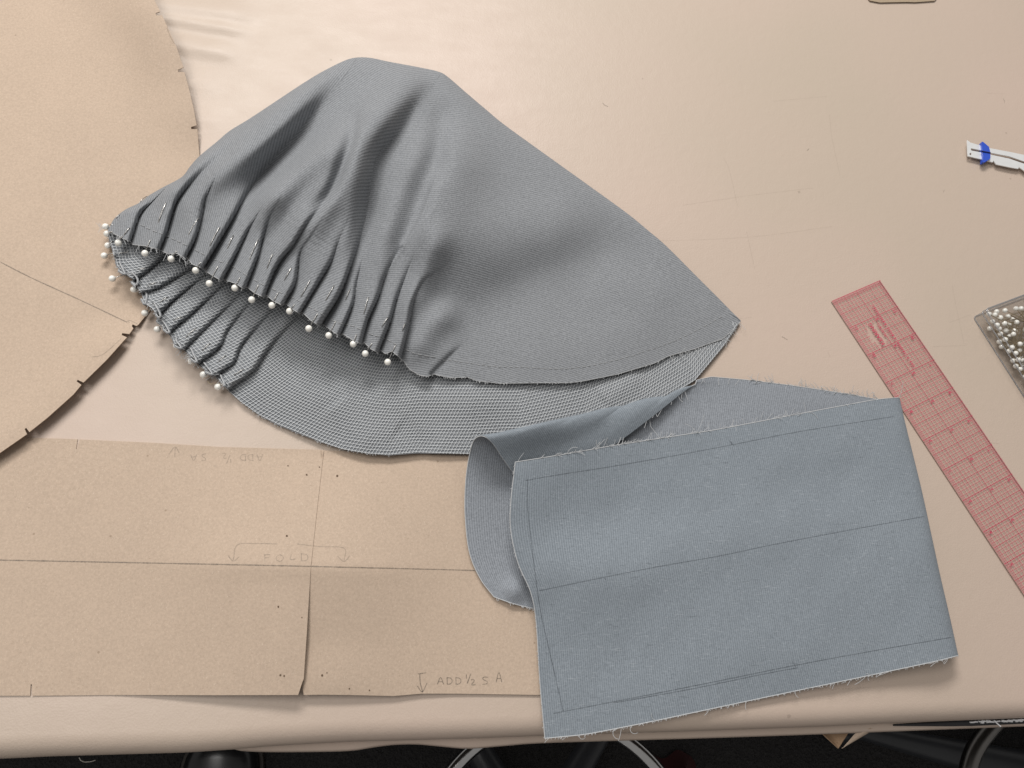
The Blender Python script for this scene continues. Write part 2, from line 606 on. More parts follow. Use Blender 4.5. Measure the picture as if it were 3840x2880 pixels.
def ribbon(tree, strokes, w, off=0.00018, step=14):
    """flat pencil strokes drawn on a surface; strokes are pixel polylines"""
    Vs, Fs = [], []
    for s in strokes:
        s = np.asarray(s, float)
        L = np.linalg.norm(np.diff(s, axis=0), axis=1).sum()
        pts = (cr if len(s) > 2 else lin)(s, max(3, int(L / step)))
        hit = on_surface(tree, pts, off)
        if len(hit) < 2: continue
        p = np.array([h[0] for h in hit]); n = np.array([h[1] for h in hit])
        t = np.gradient(p, axis=0); t /= np.linalg.norm(t, axis=1)[:, None] + 1e-12
        b = np.cross(t, n)
        ww = w * (0.75 + 0.5 * rng.random(len(p)))[:, None] / 2
        o = sum(len(v) for v in Vs)
        Vs.append(np.stack([p - b * ww, p + b * ww], 1).reshape(-1, 3))
        for i in range(len(p) - 1):
            Fs.append((o + 2 * i, o + 2 * i + 1, o + 2 * i + 3, o + 2 * i + 2))
    return np.vstack(Vs), np.array(Fs)


scr = [[(2712, 590), (2735, 640), (2765, 770)], [(2560, 770), (2800, 735), (3050, 705)], [(2420, 905), (2800, 890), (3120, 850)],
       [(2900, 380), (3100, 362)], [(3110, 430), (3120, 520), (3150, 660)], [(3570, 1070), (3585, 1150), (3615, 1290)],
       [(3560, 1210), (3640, 1180)], [(3700, 350), (3770, 352)], [(2690, 1205), (2820, 1190)], [(3710, 1660), (3745, 1664)], [(3104, 1320), (3112, 1338)],
       [(3120, 2585), (3260, 2578)], [(2800, 870), (2830, 1010)], [(3500, 1300), (3620, 1296)]]
v, f = ribbon(bmi, scr, 0.0005, 0.0002)
mesh('pencil_scratches', v, f, PENCIL_T, table, kind='stuff')

lint = []
for k in range(7):
    x0, y0 = rng.uniform(700, 3800), rng.uniform(60, 2700)
    a = rng.uniform(0, 6.28); L = rng.uniform(5, 26); c = rng.normal(0, 1.0)
    q_ = np.linspace(0, 1, 6)
    lint.append(P(x0 + np.cumsum(np.r_[0, np.cos(a + c * q_[1:])]) * L / 5, y0 + np.cumsum(np.r_[0, np.sin(a + c * q_[1:])]) * L / 5, 0.0004))
tv, tf = tubes(lint, 0.00012, 4)
tag(mesh('lint', tv, tf, mat_plain('lint_fibre', (0.42, 0.37, 0.32), 0.9)), 'tiny loose lint fibres scattered over the beige table', 'lint', kind='stuff')

# ------------------------------------------------------------------ paper patterns


def inside(pts, poly):
    x, y = pts[:, 0], pts[:, 1]
    r = np.zeros(len(pts), bool)
    n = len(poly)
    for i in range(n):
        x1, y1 = poly[i]; x2, y2 = poly[(i + 1) % n]
        c = ((y1 > y) != (y2 > y)) & (x < (x2 - x1) * (y - y1) / (y2 - y1 + 1e-12) + x1)
        r ^= c
    return r


def sheet(name, outline, zf, step, mat, parent, thick, holes=()):
    ol = np.asarray(outline, float)
    dense = []
    for a, b in zip(ol, np.roll(ol, -1, 0)):
        n = max(1, int(np.hypot(*(b - a)) / step))
        for k in range(n):
            dense.append(a + (b - a) * k / n)
    dense = np.array(dense)
    gx, gy = np.meshgrid(np.arange(ol[:, 0].min(), ol[:, 0].max(), step), np.arange(ol[:, 1].min(), ol[:, 1].max(), step))
    q = np.stack([gx.ravel(), gy.ravel()], 1) + rng.uniform(-2, 2, (gx.size, 2))
    q = q[inside(q, dense)]
    dd = np.full(len(q), 1e9)
    for a in dense:
        dd = np.minimum(dd, np.hypot(q[:, 0] - a[0], q[:, 1] - a[1]))
    q = q[dd > step * 0.35]
    allp = np.vstack([dense, q])
    nd = len(dense)
    edges = [(i, (i + 1) % nd) for i in range(nd)]
    S = 1000.0
    r = geometry.delaunay_2d_cdt([Vector((a / S, -b / S)) for a, b in allp], edges, [], 1, 1e-6)
    px = np.array([(v.x * S, -v.y * S) for v in r[0]])
    tri = np.array([tuple(t) for t in r[2]])
    cen = px[tri].mean(1)
    tri = tri[inside(cen, dense)]
    W = P(px[:, 0], px[:, 1], zf(px[:, 0], px[:, 1]))
    return mesh(name, W, tri, mat, parent, solid=thick)


def notch(a, b, c, d):
    return [a, b, c, d]


edgeR = [(470, -260), (540, -90), (579, 0), (601, 43), (583, 49), (586, 58), (608, 57), (627, 99), (661, 174), (688, 253), (667, 261), (668, 270), (691, 270),
         (706, 323), (726, 408), (737, 470), (716, 476), (717, 484), (740, 484), (745, 547), (748, 587), (750, 700), (735, 850), (690, 1000), (630, 1090), (569, 1156)]
edgeB = [(519, 1217), (512, 1222), (497, 1216), (494, 1223), (500, 1231), (485, 1252), (458, 1249), (456, 1256), (476, 1265), (466, 1275), (400, 1349), (313, 1434), (291, 1424), (287, 1430), (305, 1443),
         (275, 1479), (178, 1566), (110, 1620), (98, 1604), (92, 1609), (101, 1628), (0, 1698), (-200, 1820), (-500, 1960)]
outline1 = edgeR + edgeB + [(-700, 1600), (-700, -260)]


def z_pat1(x, y):
    dB, _, pB = polydist(x, y, [(640, 1080), (569, 1156), (480, 1262), (313, 1435), (104, 1625), (-400, 1910)], 24)
    dR, _, pR = polydist(x, y, [(540, -90), (627, 99), (706, 323), (745, 547), (750, 700)], 20)
    z = 1.2 + 0.4 * np.sin(x / 210.0) * np.cos(y / 260.0)
    z = z + 6.5 * np.exp(-(dB / 130) ** 2) * sstep((y - 1150) / 160)
    z = z + (9 + 12 * sstep((420 - y) / 400)) * np.exp(-(dR / 190) ** 2) * sstep((620 - y) / 260)
    return z / 1000


pat1 = empty('paper_pattern', P(200, 800, 0), 'large brown paper sleeve pattern with curved notched edge under the gathered sleeve', 'pattern')
o = sheet('paper_sheet', outline1, z_pat1, 26, KRAFT, pat1, 0.0006)
t1 = bvh_of(o)
v, f = ribbon(t1, [[(0, 982), (120, 1043), (300, 1125), (477, 1209)]], 0.0007)
mesh('grain_line', v, f, PENCIL, pat1)
for q_ in ([(486, 1210), (478, 1204), (488, 1202), (510, 1212), (520, 1219)], [(626, 105), (640, 140), (655, 165)], [(345, 1339), (385, 1330), (455, 1270)]):
    v, f = ribbon(t1, [q_], 0.0006, step=6)
    mesh('pencil_mark', v, f, PENCIL_F, pat1)

edgeT = [(-500, 1612), (0, 1634), (101, 1641), (291, 1647), (285, 1684), (288, 1685), (298, 1648), (570, 1660), (823, 1676), (1203, 1687), (1204, 1719), (1211, 1720), (1209, 1688), (1300, 1691), (1790, 1712), (2180, 1726)]
edgeBt = [(2180, 2604), (2029, 2606), (1700, 2601), (1582, 2601), (1476, 2610), (1300, 2606), (1200, 2605), (1139, 2606), (1133, 2560), (1118, 2606), (810, 2607), (443, 2606), (121, 2609), (119, 2566), (115, 2566), (113, 2609), (0, 2609), (-500, 2612)]
def seam_x(y):
    return np.interp(y, [1600, 1690, 2120, 2606, 2700], [1222, 1214, 1166, 1135, 1130])


def z_pat2(x, y):
    yf = 2100 + 0.0225 * x
    tent = np.where(y > yf, np.clip(1 - (y - yf) / 520, 0, 1), np.clip(1 - (yf - y) / 420, 0, 1))
    span = sstep((x - 350) / 820) * (1 - 0.94 * sstep((x - 1230) / 560))
    z = 0.6 + 17.0 * tent * span + 0.8 * tent
    z = z + 3.5 * np.exp(-((x - 1180) / 330) ** 2) * sstep((y - 2380) / 220)
    z = z + 0.5 * np.exp(-(np.abs(x - (1140 - 0.1 * (y - 1700))) / 26) ** 2) * sstep((2120 - y) / 100)
    return z / 1000


def z_left(x, y):
    yf = 2100 + 0.0225 * x
    lift = 0.6 + 17.0 * sstep((x - 350) / 820) * (1 - 0.55 * np.clip((y - yf) / 500, 0, 1))
    z = np.where(y > yf, np.maximum(z_pat2(x, y), lift / 1000), z_pat2(x, y))
    return z + 0.0006 * sstep((x - seam_x(y) + 160) / 120)


pat2 = empty('paper_pattern', P(1000, 2200, 0), 'rectangular brown paper band pattern with pencilled FOLD line along the table front', 'pattern')
lt_ = [p for p in edgeT if p[0] < 1212] + [(1214, 1690), (1190, 1900), (1166, 2120), (1150, 2380), (1139, 2545)] + [p for p in edgeBt if p[0] < 1136]
rt_ = [(1130, 1686)] + [(1300, 1691), (1790, 1712), (2180, 1726)] + [p for p in edgeBt if p[0] > 1138] + [(1100, 2380), (1090, 2120)]
o = sheet('paper_sheet', rt_, z_pat2, 22, KRAFT, pat2, 0.0005)
o2 = sheet('paper_sheet', lt_, z_left, 22, KRAFT, pat2, 0.0005)
vv2 = [v.co for v in o2.data.vertices] + [v.co for v in o.data.vertices]
nn2 = len(o2.data.vertices)
t2 = BVHTree.FromPolygons(vv2, [tuple(p.vertices) for p in o2.data.polygons] + [tuple(i + nn2 for i in p.vertices) for p in o.data.polygons])
v, f = ribbon(t2, [[(-60, 2099), (300, 2106), (700, 2114), (1000, 2120), (1300, 2127), (1700, 2137), (1790, 2140)]], 0.0007)
mesh('fold_line', v, f, PENCIL, pat2)


def glyphs(strokes, ox, oy, sx, sy, flip=False, slant=0.0):
    out = []
    for s in strokes:
        q = []
        for a, b in s:
            a2 = a + slant * (1 - b)
            if flip: q.append((ox - a2 * sx, oy - b * sy))
            else: q.append((ox + a2 * sx, oy + b * sy))
        out.append(q)
    return out


A_ = [[(0, 1), (0.45, 0), (0.9, 1)], [(0.2, 0.62), (0.75, 0.6)]]
D_ = [[(0.05, 0), (0.08, 1)], [(0, 0.03), (0.6, 0.12), (0.8, 0.5), (0.6, 0.9), (0.05, 1)]]
S_ = [[(0.8, 0.1), (0.4, 0), (0.1, 0.2), (0.35, 0.45), (0.75, 0.65), (0.65, 0.92), (0.1, 1)]]
H_ = [[(0.2, 0.1), (0.22, 0.6)], [(0.75, 0.0), (0.3, 1.15)], [(0.75, 0.75), (1.0, 0.65), (1.15, 0.85), (0.8, 1.3), (1.3, 1.28)]]
F_ = [[(0.1, 0), (0.1, 1)], [(0, 0.02), (0.7, 0)], [(0.1, 0.45), (0.55, 0.43)]]
O_ = [[(0.5, 0), (0.1, 0.3), (0.1, 0.75), (0.5, 1), (0.85, 0.7), (0.85, 0.25), (0.5, 0)]]
L_ = [[(0.2, 0), (0.0, 0.75), (0.65, 0.7)]]
Q_ = [[(0.1, 0), (0.1, 0.25)], [(0.35, 0), (0.35, 0.25)]]
ARD = [[(0.4, 0.0), (0.5, 1)], [(0.0, 0.6), (0.5, 1.02), (0.9, 0.55)]]
st = []
for g, x in ((A_, 1600 + 50), (D_, 1600 + 85), (D_, 1600 + 118)):
    st += glyphs(g, x - 10, 2540, 26, 26)
st += glyphs(H_, 1742, 2526, 32, 32) + glyphs(S_, 1806, 2538, 30, 28) + glyphs(A_, 1860, 2522, 24, 36)
st += [[(1574, 2528), (1576, 2560), (1585, 2596)], [(1566, 2527), (1596, 2523)], [(1565, 2572), (1583, 2594), (1601, 2562)]]
v, f = ribbon(t2, st, 0.00055, step=6)
mesh('handwriting', v, f, PENCIL, pat2)
st = []
for g, x in ((A_, 986), (D_, 950), (D_, 922)):
    st += glyphs(g, x, 1728, 26, 24, True)
st += glyphs(H_, 872, 1740, 30, 30, True) + glyphs(Q_, 812, 1750, 24, 24, True) + glyphs(S_, 775, 1728, 24, 26, True) + glyphs(A_, 738, 1728, 26, 24, True)
st += [[(655, 1714), (658, 1678)], [(634, 1704), (656, 1676), (672, 1698)]]
v, f = ribbon(t2, st, 0.00055, step=6)
mesh('handwriting', v, f, PENCIL_F, pat2)
st = [[(875, 2100), (890, 2044), (960, 2038), (1040, 2040)], [(855, 2083), (875, 2104), (897, 2088)], [(1114, 2040), (1200, 2050), (1290, 2056), (1290, 2104)], [(1266, 2086), (1290, 2106), (1312, 2084)]]
st += glyphs(F_, 990, 2080, 34, 26) + glyphs(O_, 1034, 2080, 32, 26) + glyphs(L_, 1088, 2078, 30, 26) + glyphs(D_, 1128, 2076, 34, 28)
v, f = ribbon(t2, st, 0.00055, step=6)
mesh('handwriting', v, f, PENCIL_F, pat2)
# pin holes
hv, hf = [], []
for k, (x, y, r) in enumerate([(1150, 1781, 5), (1265, 1785, 7), (1198, 1752, 4), (1076, 2010, 6), (1080, 1747, 4), (1052, 2531, 5), (1066, 2534, 5), (1208, 2532, 6), (1226, 2523, 3), (1044, 2275, 5), (1132, 2315, 3), (1310, 2582, 4), (1385, 2588, 4)]):
    h = on_surface(t2, [(x, y)], 0.0002)
    if not h: continue
    c, n = h[0]
    o0 = len(hv)
    for a in np.linspace(0, 2 * math.pi, 9)[:-1]:
        hv.append(c + np.array([math.cos(a), math.sin(a), 0]) * r / 7800 * rng.uniform(0.7, 1.1))
    hf.append(tuple(range(o0, o0 + 8)))
mesh('pin_holes', hv, hf, mat_plain('pin_hole', (0.13, 0.085, 0.055), 0.9), pat2, kind='stuff')

shade_strip = empty('shadow_strip', P(3380, -40, 0), 'brown sheet standing in for a blurred shadow at the top of the table', 'paper')  # flat brown sheet added in place of a blurred shadow
sheet('paper_sheet', [(3262, 2), (3300, 9), (3400, 7), (3430, 8), (3505, 3), (3540, -40), (3600, -200), (3200, -200), (3215, -60)], lambda x, y: 0.0015 + 0 * x, 26, mat_kraft('shadow_brown', (0.37, 0.295, 0.21)), shade_strip, 0.0005)

# ------------------------------------------------------------------ gathered sleeve: height functions (mm over the table, in photo pixels)
CREASE = [  # dark pleat lines, from gathered edge upwards: points, height mm, width of the raised panel on the left
    ([(491, 906), (524, 808), (557, 769), (590, 735)], 4.0, 55),
    ([(600, 935), (626, 874), (647, 801), (672, 742), (753, 645), (830, 575)], 6.0, 75),
    ([(698, 968), (734, 895), (756, 819), (770, 745), (790, 700)], 5.0, 75),
    ([(763, 1007), (807, 935), (875, 819), (940, 706), (1030, 590), (1120, 490)], 7.0, 95),
    ([(835, 1051), (883, 960), (937, 852), (985, 768)], 4.5, 60),
    ([(919, 1087), (969, 960), (984, 903), (1009, 819), (1035, 770)], 5.0, 55),
    ([(991, 1116), (1027, 1025), (1056, 975), (1100, 920), (1150, 840), (1215, 760), (1275, 630), (1310, 525)], 5.5, 80),
    ([(1062, 1144), (1107, 1067), (1116, 1013), (1128, 940), (1165, 885)], 5.0, 55),
    ([(1125, 1176), (1197, 1058), (1243, 981), (1270, 900), (1305, 820)], 4.5, 75),
    ([(1202, 1223), (1274, 1108), (1320, 990), (1349, 905), (1371, 812), (1384, 720), (1410, 590)], 8.0, 100),
    ([(1274, 1259), (1324, 1140), (1335, 1070), (1360, 970), (1385, 915)], 4.5, 50),
    ([(1356, 1289), (1383, 1194), (1419, 1117), (1441, 1049), (1485, 950), (1530, 890)], 6.0, 75),
    ([(1419, 1320), (1464, 1207), (1487, 1126), (1523, 1027), (1560, 930)], 5.5, 60),
    ([(1505, 1341), (1533, 1225), (1550, 1135), (1586, 1055), (1635, 1018)], 7.0, 60),
    ([(1618, 1404), (1650, 1370), (1694, 1329), (1765, 1270)], 3.5, 70),
    ([(1515, 920), (1544, 874), (1580, 808), (1606, 743), (1635, 652), (1655, 560)], -5.0, 70),
]
RIDGE = [  # broad folds: points, mm, left width, right width
    ([(540, 800), (640, 730), (720, 640), (800, 550), (870, 490)], 6.0, 55, 45),
    ([(640, 850), (700, 760), (770, 690), (870, 600), (985, 515), (1100, 415), (1205, 319), (1300, 225)], 17.0, 95, 72),
    ([(930, 920), (970, 830), (1010, 760), (1070, 700), (1140, 630), (1215, 562), (1300, 490), (1340, 430)], 18.0, 48, 72),
    ([(1075, 1050), (1105, 960), (1145, 870), (1205, 780), (1285, 652), (1345, 545), (1415, 440), (1520, 330), (1660, 255)], 20.0, 80, 92),
    ([(1230, 1060), (1280, 930), (1315, 820), (1340, 720), (1375, 600), (1420, 520)], 5.0, 50, 42),
    ([(1390, 1080), (1425, 960), (1460, 850), (1510, 700), (1570, 560), (1610, 440)], 7.0, 62, 62),
    ([(1520, 1080), (1565, 950), (1605, 850), (1645, 740), (1680, 640), (1705, 520), (1712, 400)], 11.0, 50, 150),
    ([(1510, 1260), (1535, 1180), (1560, 1100), (1595, 1010), (1640, 900), (1680, 800)], 5.0, 40, 55),
    ([(1535, 1400), (1555, 1330), (1600, 1250), (1660, 1190), (1750, 1130)], 6.0, 50, 60),
    ([(1600, 1000), (1760, 910), (2000, 840), (2300, 830)], 4.5, 130, 150),
    ([(1850, 1420), (2050, 1330), (2300, 1260), (2600, 1190)], 1.6, 80, 100),
    ([(2200, 1000), (2380, 1090), (2560, 1150)], 1.5, 70, 80),
]
VALLEY = [
    ([(880, 800), (935, 706), (1024, 597), (1115, 505), (1190, 408), (1310, 270)], -8.0, 42, 50),
    ([(1130, 870), (1180, 790), (1245, 706), (1285, 616), (1318, 518), (1345, 380)], -9.0, 30, 22),
    ([(1320, 1010), (1349, 917), (1372, 800), (1389, 706), (1425, 585), (1490, 507), (1560, 400), (1665, 270)], -9.0, 38, 50),
    ([(1625, 360), (1650, 470), (1645, 580), (1620, 700)], -5.0, 50, 45),
    ([(1560, 1300), (1700, 1190), (1850, 1130), (2050, 1030), (2300, 950), (2560, 980)], -4.0, 110, 130),
    ([(610, 800), (670, 735), (753, 648), (830, 575), (920, 480)], -5.0, 32, 30),
]


def add_panels(z, x, y, lst, edge, amp, reach):
    """overlapping knife pleats: each panel climbs from the crease on its left and drops off sharply at the crease on its right"""
    e = np.asarray(edge, float)
    k = (x > e[:, 0].min() - reach) & (x < e[:, 0].max() + reach) & (y > e[:, 1].min() - reach * 1.3) & (y < e[:, 1].max() + 40)
    xk, yk = x[k], y[k]
    de = polydist(xk, yk, edge, 60)[0]
    dL = np.full(xk.shape, 70.0); dR = np.full(xk.shape, 400.0)
    for pts, h, w in lst:
        p = np.asarray(pts, float)
        a = p[0] + (p[0] - p[1]) / np.hypot(*(p[0] - p[1])) * 60
        b = p[-1] + (p[-1] - p[-2]) / np.hypot(*(p[-1] - p[-2])) * 200
        d, sd, t = polydist(xk, yk, [tuple(a)] + [tuple(q) for q in p] + [tuple(b)], 24)
        dL = np.where((sd > 0) & (d < dL), d, dL); dR = np.where((sd <= 0) & (d < dR), d, dR)
    f = dL / (dL + dR + 1e-6)
    rise = np.sin(np.clip(f / 0.8, 0, 1) * math.pi / 2) ** 0.8
    S = rise * (1 - 0.45 * sstep((f - 0.80) / 0.20) ** 1.5)
    wd = np.clip((dL + dR) / 85.0, 0.35, 1.25)
    S = np.where(dR > 300, 0, S)
    z[k] += amp * wd * S * (1 - sstep((de - 0.10 * reach) / (0.90 * reach))) ** 1.25
    return z


BASE = rbf([(400, 860, 9), (500, 900, 15), (600, 930, 20), (800, 1020, 26), (1000, 1110, 28), (1200, 1220, 25), (1400, 1310, 20), (1520, 1350, 15), (1680, 1412, 11),
            (2000, 1435, 9), (2300, 1400, 8), (2600, 1300, 5), (2770, 1200, 3.5), (600, 705, 16), (900, 480, 24), (1300, 225, 22), (1640, 262, 22), (1900, 465, 17),
            (2340, 780, 9), (2700, 1100, 4.5), (700, 780, 26), (900, 700, 33), (1300, 500, 36), (1500, 700, 38), (1300, 900, 37), (1650, 900, 33), (1850, 830, 27),
            (1800, 700, 29), (2150, 1090, 10), (1850, 1200, 14), (1650, 500, 34), (2100, 850, 17), (2400, 1150, 8), (1100, 650, 35), (1000, 900, 33)])


def add_creases(z, x, y, lst, hold=0.45, k_h=1.0):
    for pts, h, w in lst:
        h = h * k_h
        k = masked(x, y, pts, 2.6 * w)
        if not k.any(): continue
        d, s, t = polydist(x[k], y[k], pts)
        amp = h * np.where(t < hold, 1, 1 - sstep((t - hold) / (1 - hold)))
        end = np.exp(-(np.maximum(0, d - 4) / (2.2 * w)) ** 2)
        g = 1 + 1.2 * np.clip((t - 0.35) / 0.65, 0, 1)
        left = np.exp(-(d / w) ** 2 * 0.8) * (1 - 1.4 * np.exp(-(d / (8.0 * g)) ** 1.3))
        right = -0.4 * np.exp(-(d / (30.0 * g))) * (1 - 0.7 * t)
        left = left + 0.28 * t * np.exp(-(d / (8.0 * g)) ** 1.3) * np.exp(-(d / w) ** 2 * 0.8)
        z[k] += amp * np.where(s < 0, left, right) * end
    return z


def H_up(x, y):
    x = np.asarray(x, float).ravel(); y = np.asarray(y, float).ravel()
    z = BASE(x, y)
    z = add_ridges(z, x, y, RIDGE, 1.18, 0.36)
    z = add_ridges(z, x, y, VALLEY, 1.1, 0.3)
    z = add_creases(z, x, y, CREASE, k_h=0.72)
    z = add_panels(z, x, y, CREASE[:14], GATH, 5.8, 460)
    # faint rumples so no area is perfectly smooth
    z += 0.28 * np.sin(x / 61 + y / 143) * np.sin(y / 77 - x / 190) + 0.16 * np.sin(x / 33 - y / 41)
    return np.maximum(z, 3.2) / 1000


GATH = [(404, 866), (418, 870), (459, 892), (491, 906), (499, 917), (543, 921), (600, 935), (608, 941), (629, 950), (666, 950), (695, 968), (700, 962), (720, 989), (763, 1007), (767, 1001), (774, 1018),
        (803, 1036), (832, 1053), (838, 1046), (883, 1062), (915, 1083), (922, 1073), (955, 1098), (989, 1114), (996, 1103), (1025, 1128), (1060, 1144), (1068, 1135), (1100, 1160), (1124, 1176), (1134, 1170),
        (1165, 1200), (1200, 1223), (1210, 1214), (1245, 1240), (1272, 1259), (1284, 1250), (1320, 1272), (1354, 1290), (1364, 1282), (1392, 1308), (1417, 1321), (1425, 1310), (1445, 1326), (1470, 1316), (1500, 1341), (1510, 1350)]
HEM = [(1518, 1357), (1528, 1374), (1541, 1388), (1577, 1407), (1604, 1411), (1627, 1402), (1672, 1413), (1700, 1416), (1754, 1413), (1786, 1427), (1873, 1437), (2020, 1435), (2128, 1435), (2182, 1429), (2318, 1402), (2454, 1361), (2508, 1334),
       (2606, 1307), (2714, 1267), (2752, 1231), (2777, 1204)]
TOP = [(404, 862), (412, 848), (430, 818), (470, 786), (521, 761), (560, 732), (608, 704), (681, 664), (712, 625), (746, 587), (811, 533), (862, 490), (934, 446), (1043, 374), (1100, 336), (1151, 303), (1208, 269), (1288, 229), (1335, 216), (1389, 217), (1462, 232),
       (1570, 252), (1642, 268), (1679, 288), (1751, 350), (1823, 411), (1896, 471), (2083, 606), (2210, 697), (2352, 800), (2430, 864), (2499, 923), (2617, 1041), (2700, 1124), (2777, 1203)]
EB = np.array(GATH + HEM, float)
sB = np.r_[0, np.cumsum(np.linalg.norm(np.diff(EB, axis=0), axis=1))]
TT = cr(TOP, 900)
sT = np.r_[0, np.cumsum(np.linalg.norm(np.diff(TT, axis=0), axis=1))]


def nearest(arr, s, p):
    return s[np.argmin(np.hypot(arr[:, 0] - p[0], arr[:, 1] - p[1]))]


pairs = [((404, 866), (404, 862)), ((600, 935), (700, 645)), ((835, 1051), (980, 430)), ((1060, 1144), (1290, 226)), ((1200, 1223), (1476, 234)), ((1417, 1321), (1693, 279)),
         ((1518, 1357), (1771, 347)), ((1672, 1413), (1910, 469)), ((2020, 1435), (2200, 690)), ((2318, 1402), (2450, 885)), ((2606, 1307), (2640, 1068)), ((2777, 1204), (2777, 1203))]
kb = np.array([nearest(EB, sB, a) for a, b in pairs]); kt = np.array([nearest(TT, sT, b) for a, b in pairs])
NU, NV = 880, 250
su = np.linspace(0, sB[-1], NU)
Bx, By = np.interp(su, sB, EB[:, 0]), np.interp(su, sB, EB[:, 1])
# a little fraying raggedness of the cut edge
By = By + rng.normal(0, 0.9, NU)
st_ = np.interp(su, kb, kt)
Tx, Ty = np.interp(st_, sT, TT[:, 0]), np.interp(st_, sT, TT[:, 1])
vv = np.linspace(0, 1, NV)
X = Bx[:, None] * (1 - vv) + Tx[:, None] * vv
Y = By[:, None] * (1 - vv) + Ty[:, None] * vv
Z = H_up(X, Y).reshape(X.shape)
# round the top fold over and tuck it back underneath
Lg = np.hypot(Tx - Bx, Ty - By)
dT = (1 - vv)[None, :] * Lg[:, None]
wr = np.clip(Lg * 0.2, 4, 60)[:, None]
zl = 0.0030
prof_r = np.sqrt(np.clip(1 - (1 - np.clip(dT / wr, 0, 1)) ** 2, 0, 1))
zs = zl + (Z[:, -1:] - zl) * 0.40
Z2 = np.minimum(Z, zs + (Z - zs) * prof_r)
nw = 8
ax = (Bx - Tx) / np.maximum(Lg, 1); ay = (By - Ty) / np.maximum(Lg, 1)
Xw, Yw, Zw = [], [], []
for k in range(1, nw + 1):
    a = k / nw
    Xw.append(Tx + ax * wr[:, 0] * (1 - math.sqrt(1 - min(0.9999, a * a)))); Yw.append(Ty + ay * wr[:, 0] * (1 - math.sqrt(1 - min(0.9999, a * a))))
    Zw.append(zs[:, 0] + (zl - zs[:, 0]) * math.sin(a * math.pi / 2))
X = np.hstack([X, np.array(Xw).T]); Y = np.hstack([Y, np.array(Yw).T]); Z2 = np.hstack([Z2, np.array(Zw).T])


# twill line field: angles of the diagonal lines seen in the cloth, integrated to a phase
ANG = np.array([(430, 880, 97), (560, 780, 70), (560, 900, 84), (700, 900, 78), (780, 880, 72), (900, 600, 72), (800, 700, 70), (1100, 440, 66), (1000, 560, 66), (1250, 290, 54), (1330, 240, 42), (1150, 650, 37), (1250, 560, 36), (980, 900, 52), (900, 980, 58),
                (1050, 1040, 40), (1300, 700, 29), (1180, 880, 30), (1450, 400, 25), (1600, 285, 13), (1500, 650, 1), (1400, 900, 4), (1600, 500, 0), (1250, 1000, 14), (1200, 1130, 14), (1300, 1150, 6), (1400, 1200, 0), (1480, 1200, -3), (1750, 500, -6),
                (1800, 700, -9), (1900, 900, -16), (1650, 850, -6), (2200, 1200, -22), (2500, 1150, -25), (1650, 1370, -10), (1700, 1150, -14), (2000, 1400, -17), (2200, 800, -18), (2700, 1200, -27), (1900, 520, -10)], float)
gx = np.linspace(360, 2820, 56); gy = np.linspace(180, 1480, 32)
NXg, NYg = len(gx), len(gy)
dxg, dyg = gx[1] - gx[0], gy[1] - gy[0]


def ang_at(x, y):
    d2 = (x[..., None] - ANG[:, 0]) ** 2 + (y[..., None] - ANG[:, 1]) ** 2 + 30 ** 2
    w = 1 / d2 ** 1.6
    return np.radians((w * ANG[:, 2]).sum(-1) / w.sum(-1))


LAM = 7.7
ZB1 = [(763, 1007), (807, 935), (875, 819), (940, 706), (1030, 590), (1120, 490), (1190, 402), (1290, 290), (1340, 214)]
ZB2 = [(1202, 1223), (1274, 1108), (1320, 990), (1349, 905), (1371, 812), (1389, 706), (1418, 580), (1490, 507), (1560, 400), (1645, 290), (1660, 262)]


def zone_of(x, y):
    x = np.asarray(x, float); y = np.asarray(y, float)
    sh = x.shape
    x, y = x.ravel(), y.ravel()
    return ((polydist(x, y, ZB1)[1] > 0).astype(int) + (polydist(x, y, ZB2)[1] > 0)).reshape(sh)


def solve_phase(ctrl):
    cx, cy = np.meshgrid((gx[1:] + gx[:-1]) / 2, (gy[1:] + gy[:-1]) / 2)
    d2 = (cx[..., None] - ctrl[:, 0]) ** 2 + (cy[..., None] - ctrl[:, 1]) ** 2 + 30 ** 2
    w = 1 / d2 ** 1.6
    th = np.radians((w * ctrl[:, 2]).sum(-1) / w.sum(-1))
    ws = np.clip(w.max(-1) / 1e-8, 0.02, 1) ** 0.25
    dX, dY, nX, nY = np.cos(th), -np.sin(th), np.sin(th), np.cos(th)
    wn = 0.18

    def grad(T):
        return ((T[:-1, 1:] - T[:-1, :-1]) + (T[1:, 1:] - T[1:, :-1])) / 2 / dxg, ((T[1:, :-1] - T[:-1, :-1]) + (T[1:, 1:] - T[:-1, 1:])) / 2 / dyg

    def gradT(a, b):
        o_ = np.zeros((NYg, NXg))
        a = a / 2 / dxg; b = b / 2 / dyg
        o_[:-1, 1:] += a - b; o_[:-1, :-1] += -a - b; o_[1:, 1:] += a + b; o_[1:, :-1] += -a + b
        return o_

    def lap(T):
        o_ = np.zeros_like(T)
        q = T[:, 2:] - 2 * T[:, 1:-1] + T[:, :-2]
        o_[:, 2:] += q; o_[:, 1:-1] -= 2 * q; o_[:, :-2] += q
        q = T[2:] - 2 * T[1:-1] + T[:-2]
        o_[2:] += q; o_[1:-1] -= 2 * q; o_[:-2] += q
        return o_

    def op(T):
        a, b = grad(T)
        dd_ = (dX * a + dY * b) * ws; nn_ = (nX * a + nY * b) * wn * ws
        return gradT(dX * dd_ + nX * nn_, dY * dd_ + nY * nn_) + 2e-6 * lap(T) + 1e-9 * T
    r = gradT(nX * wn * ws / LAM, nY * wn * ws / LAM)
    T = np.zeros((NYg, NXg)); p = r.copy(); rs = (r * r).sum()
    for _ in range(1500):
        q = op(p)
        al = rs / (p * q).sum()
        T += al * p; r = r - al * q
        rn = (r * r).sum()
        if rn < 1e-16: break
        p = r + rn / rs * p; rs = rn
    return T


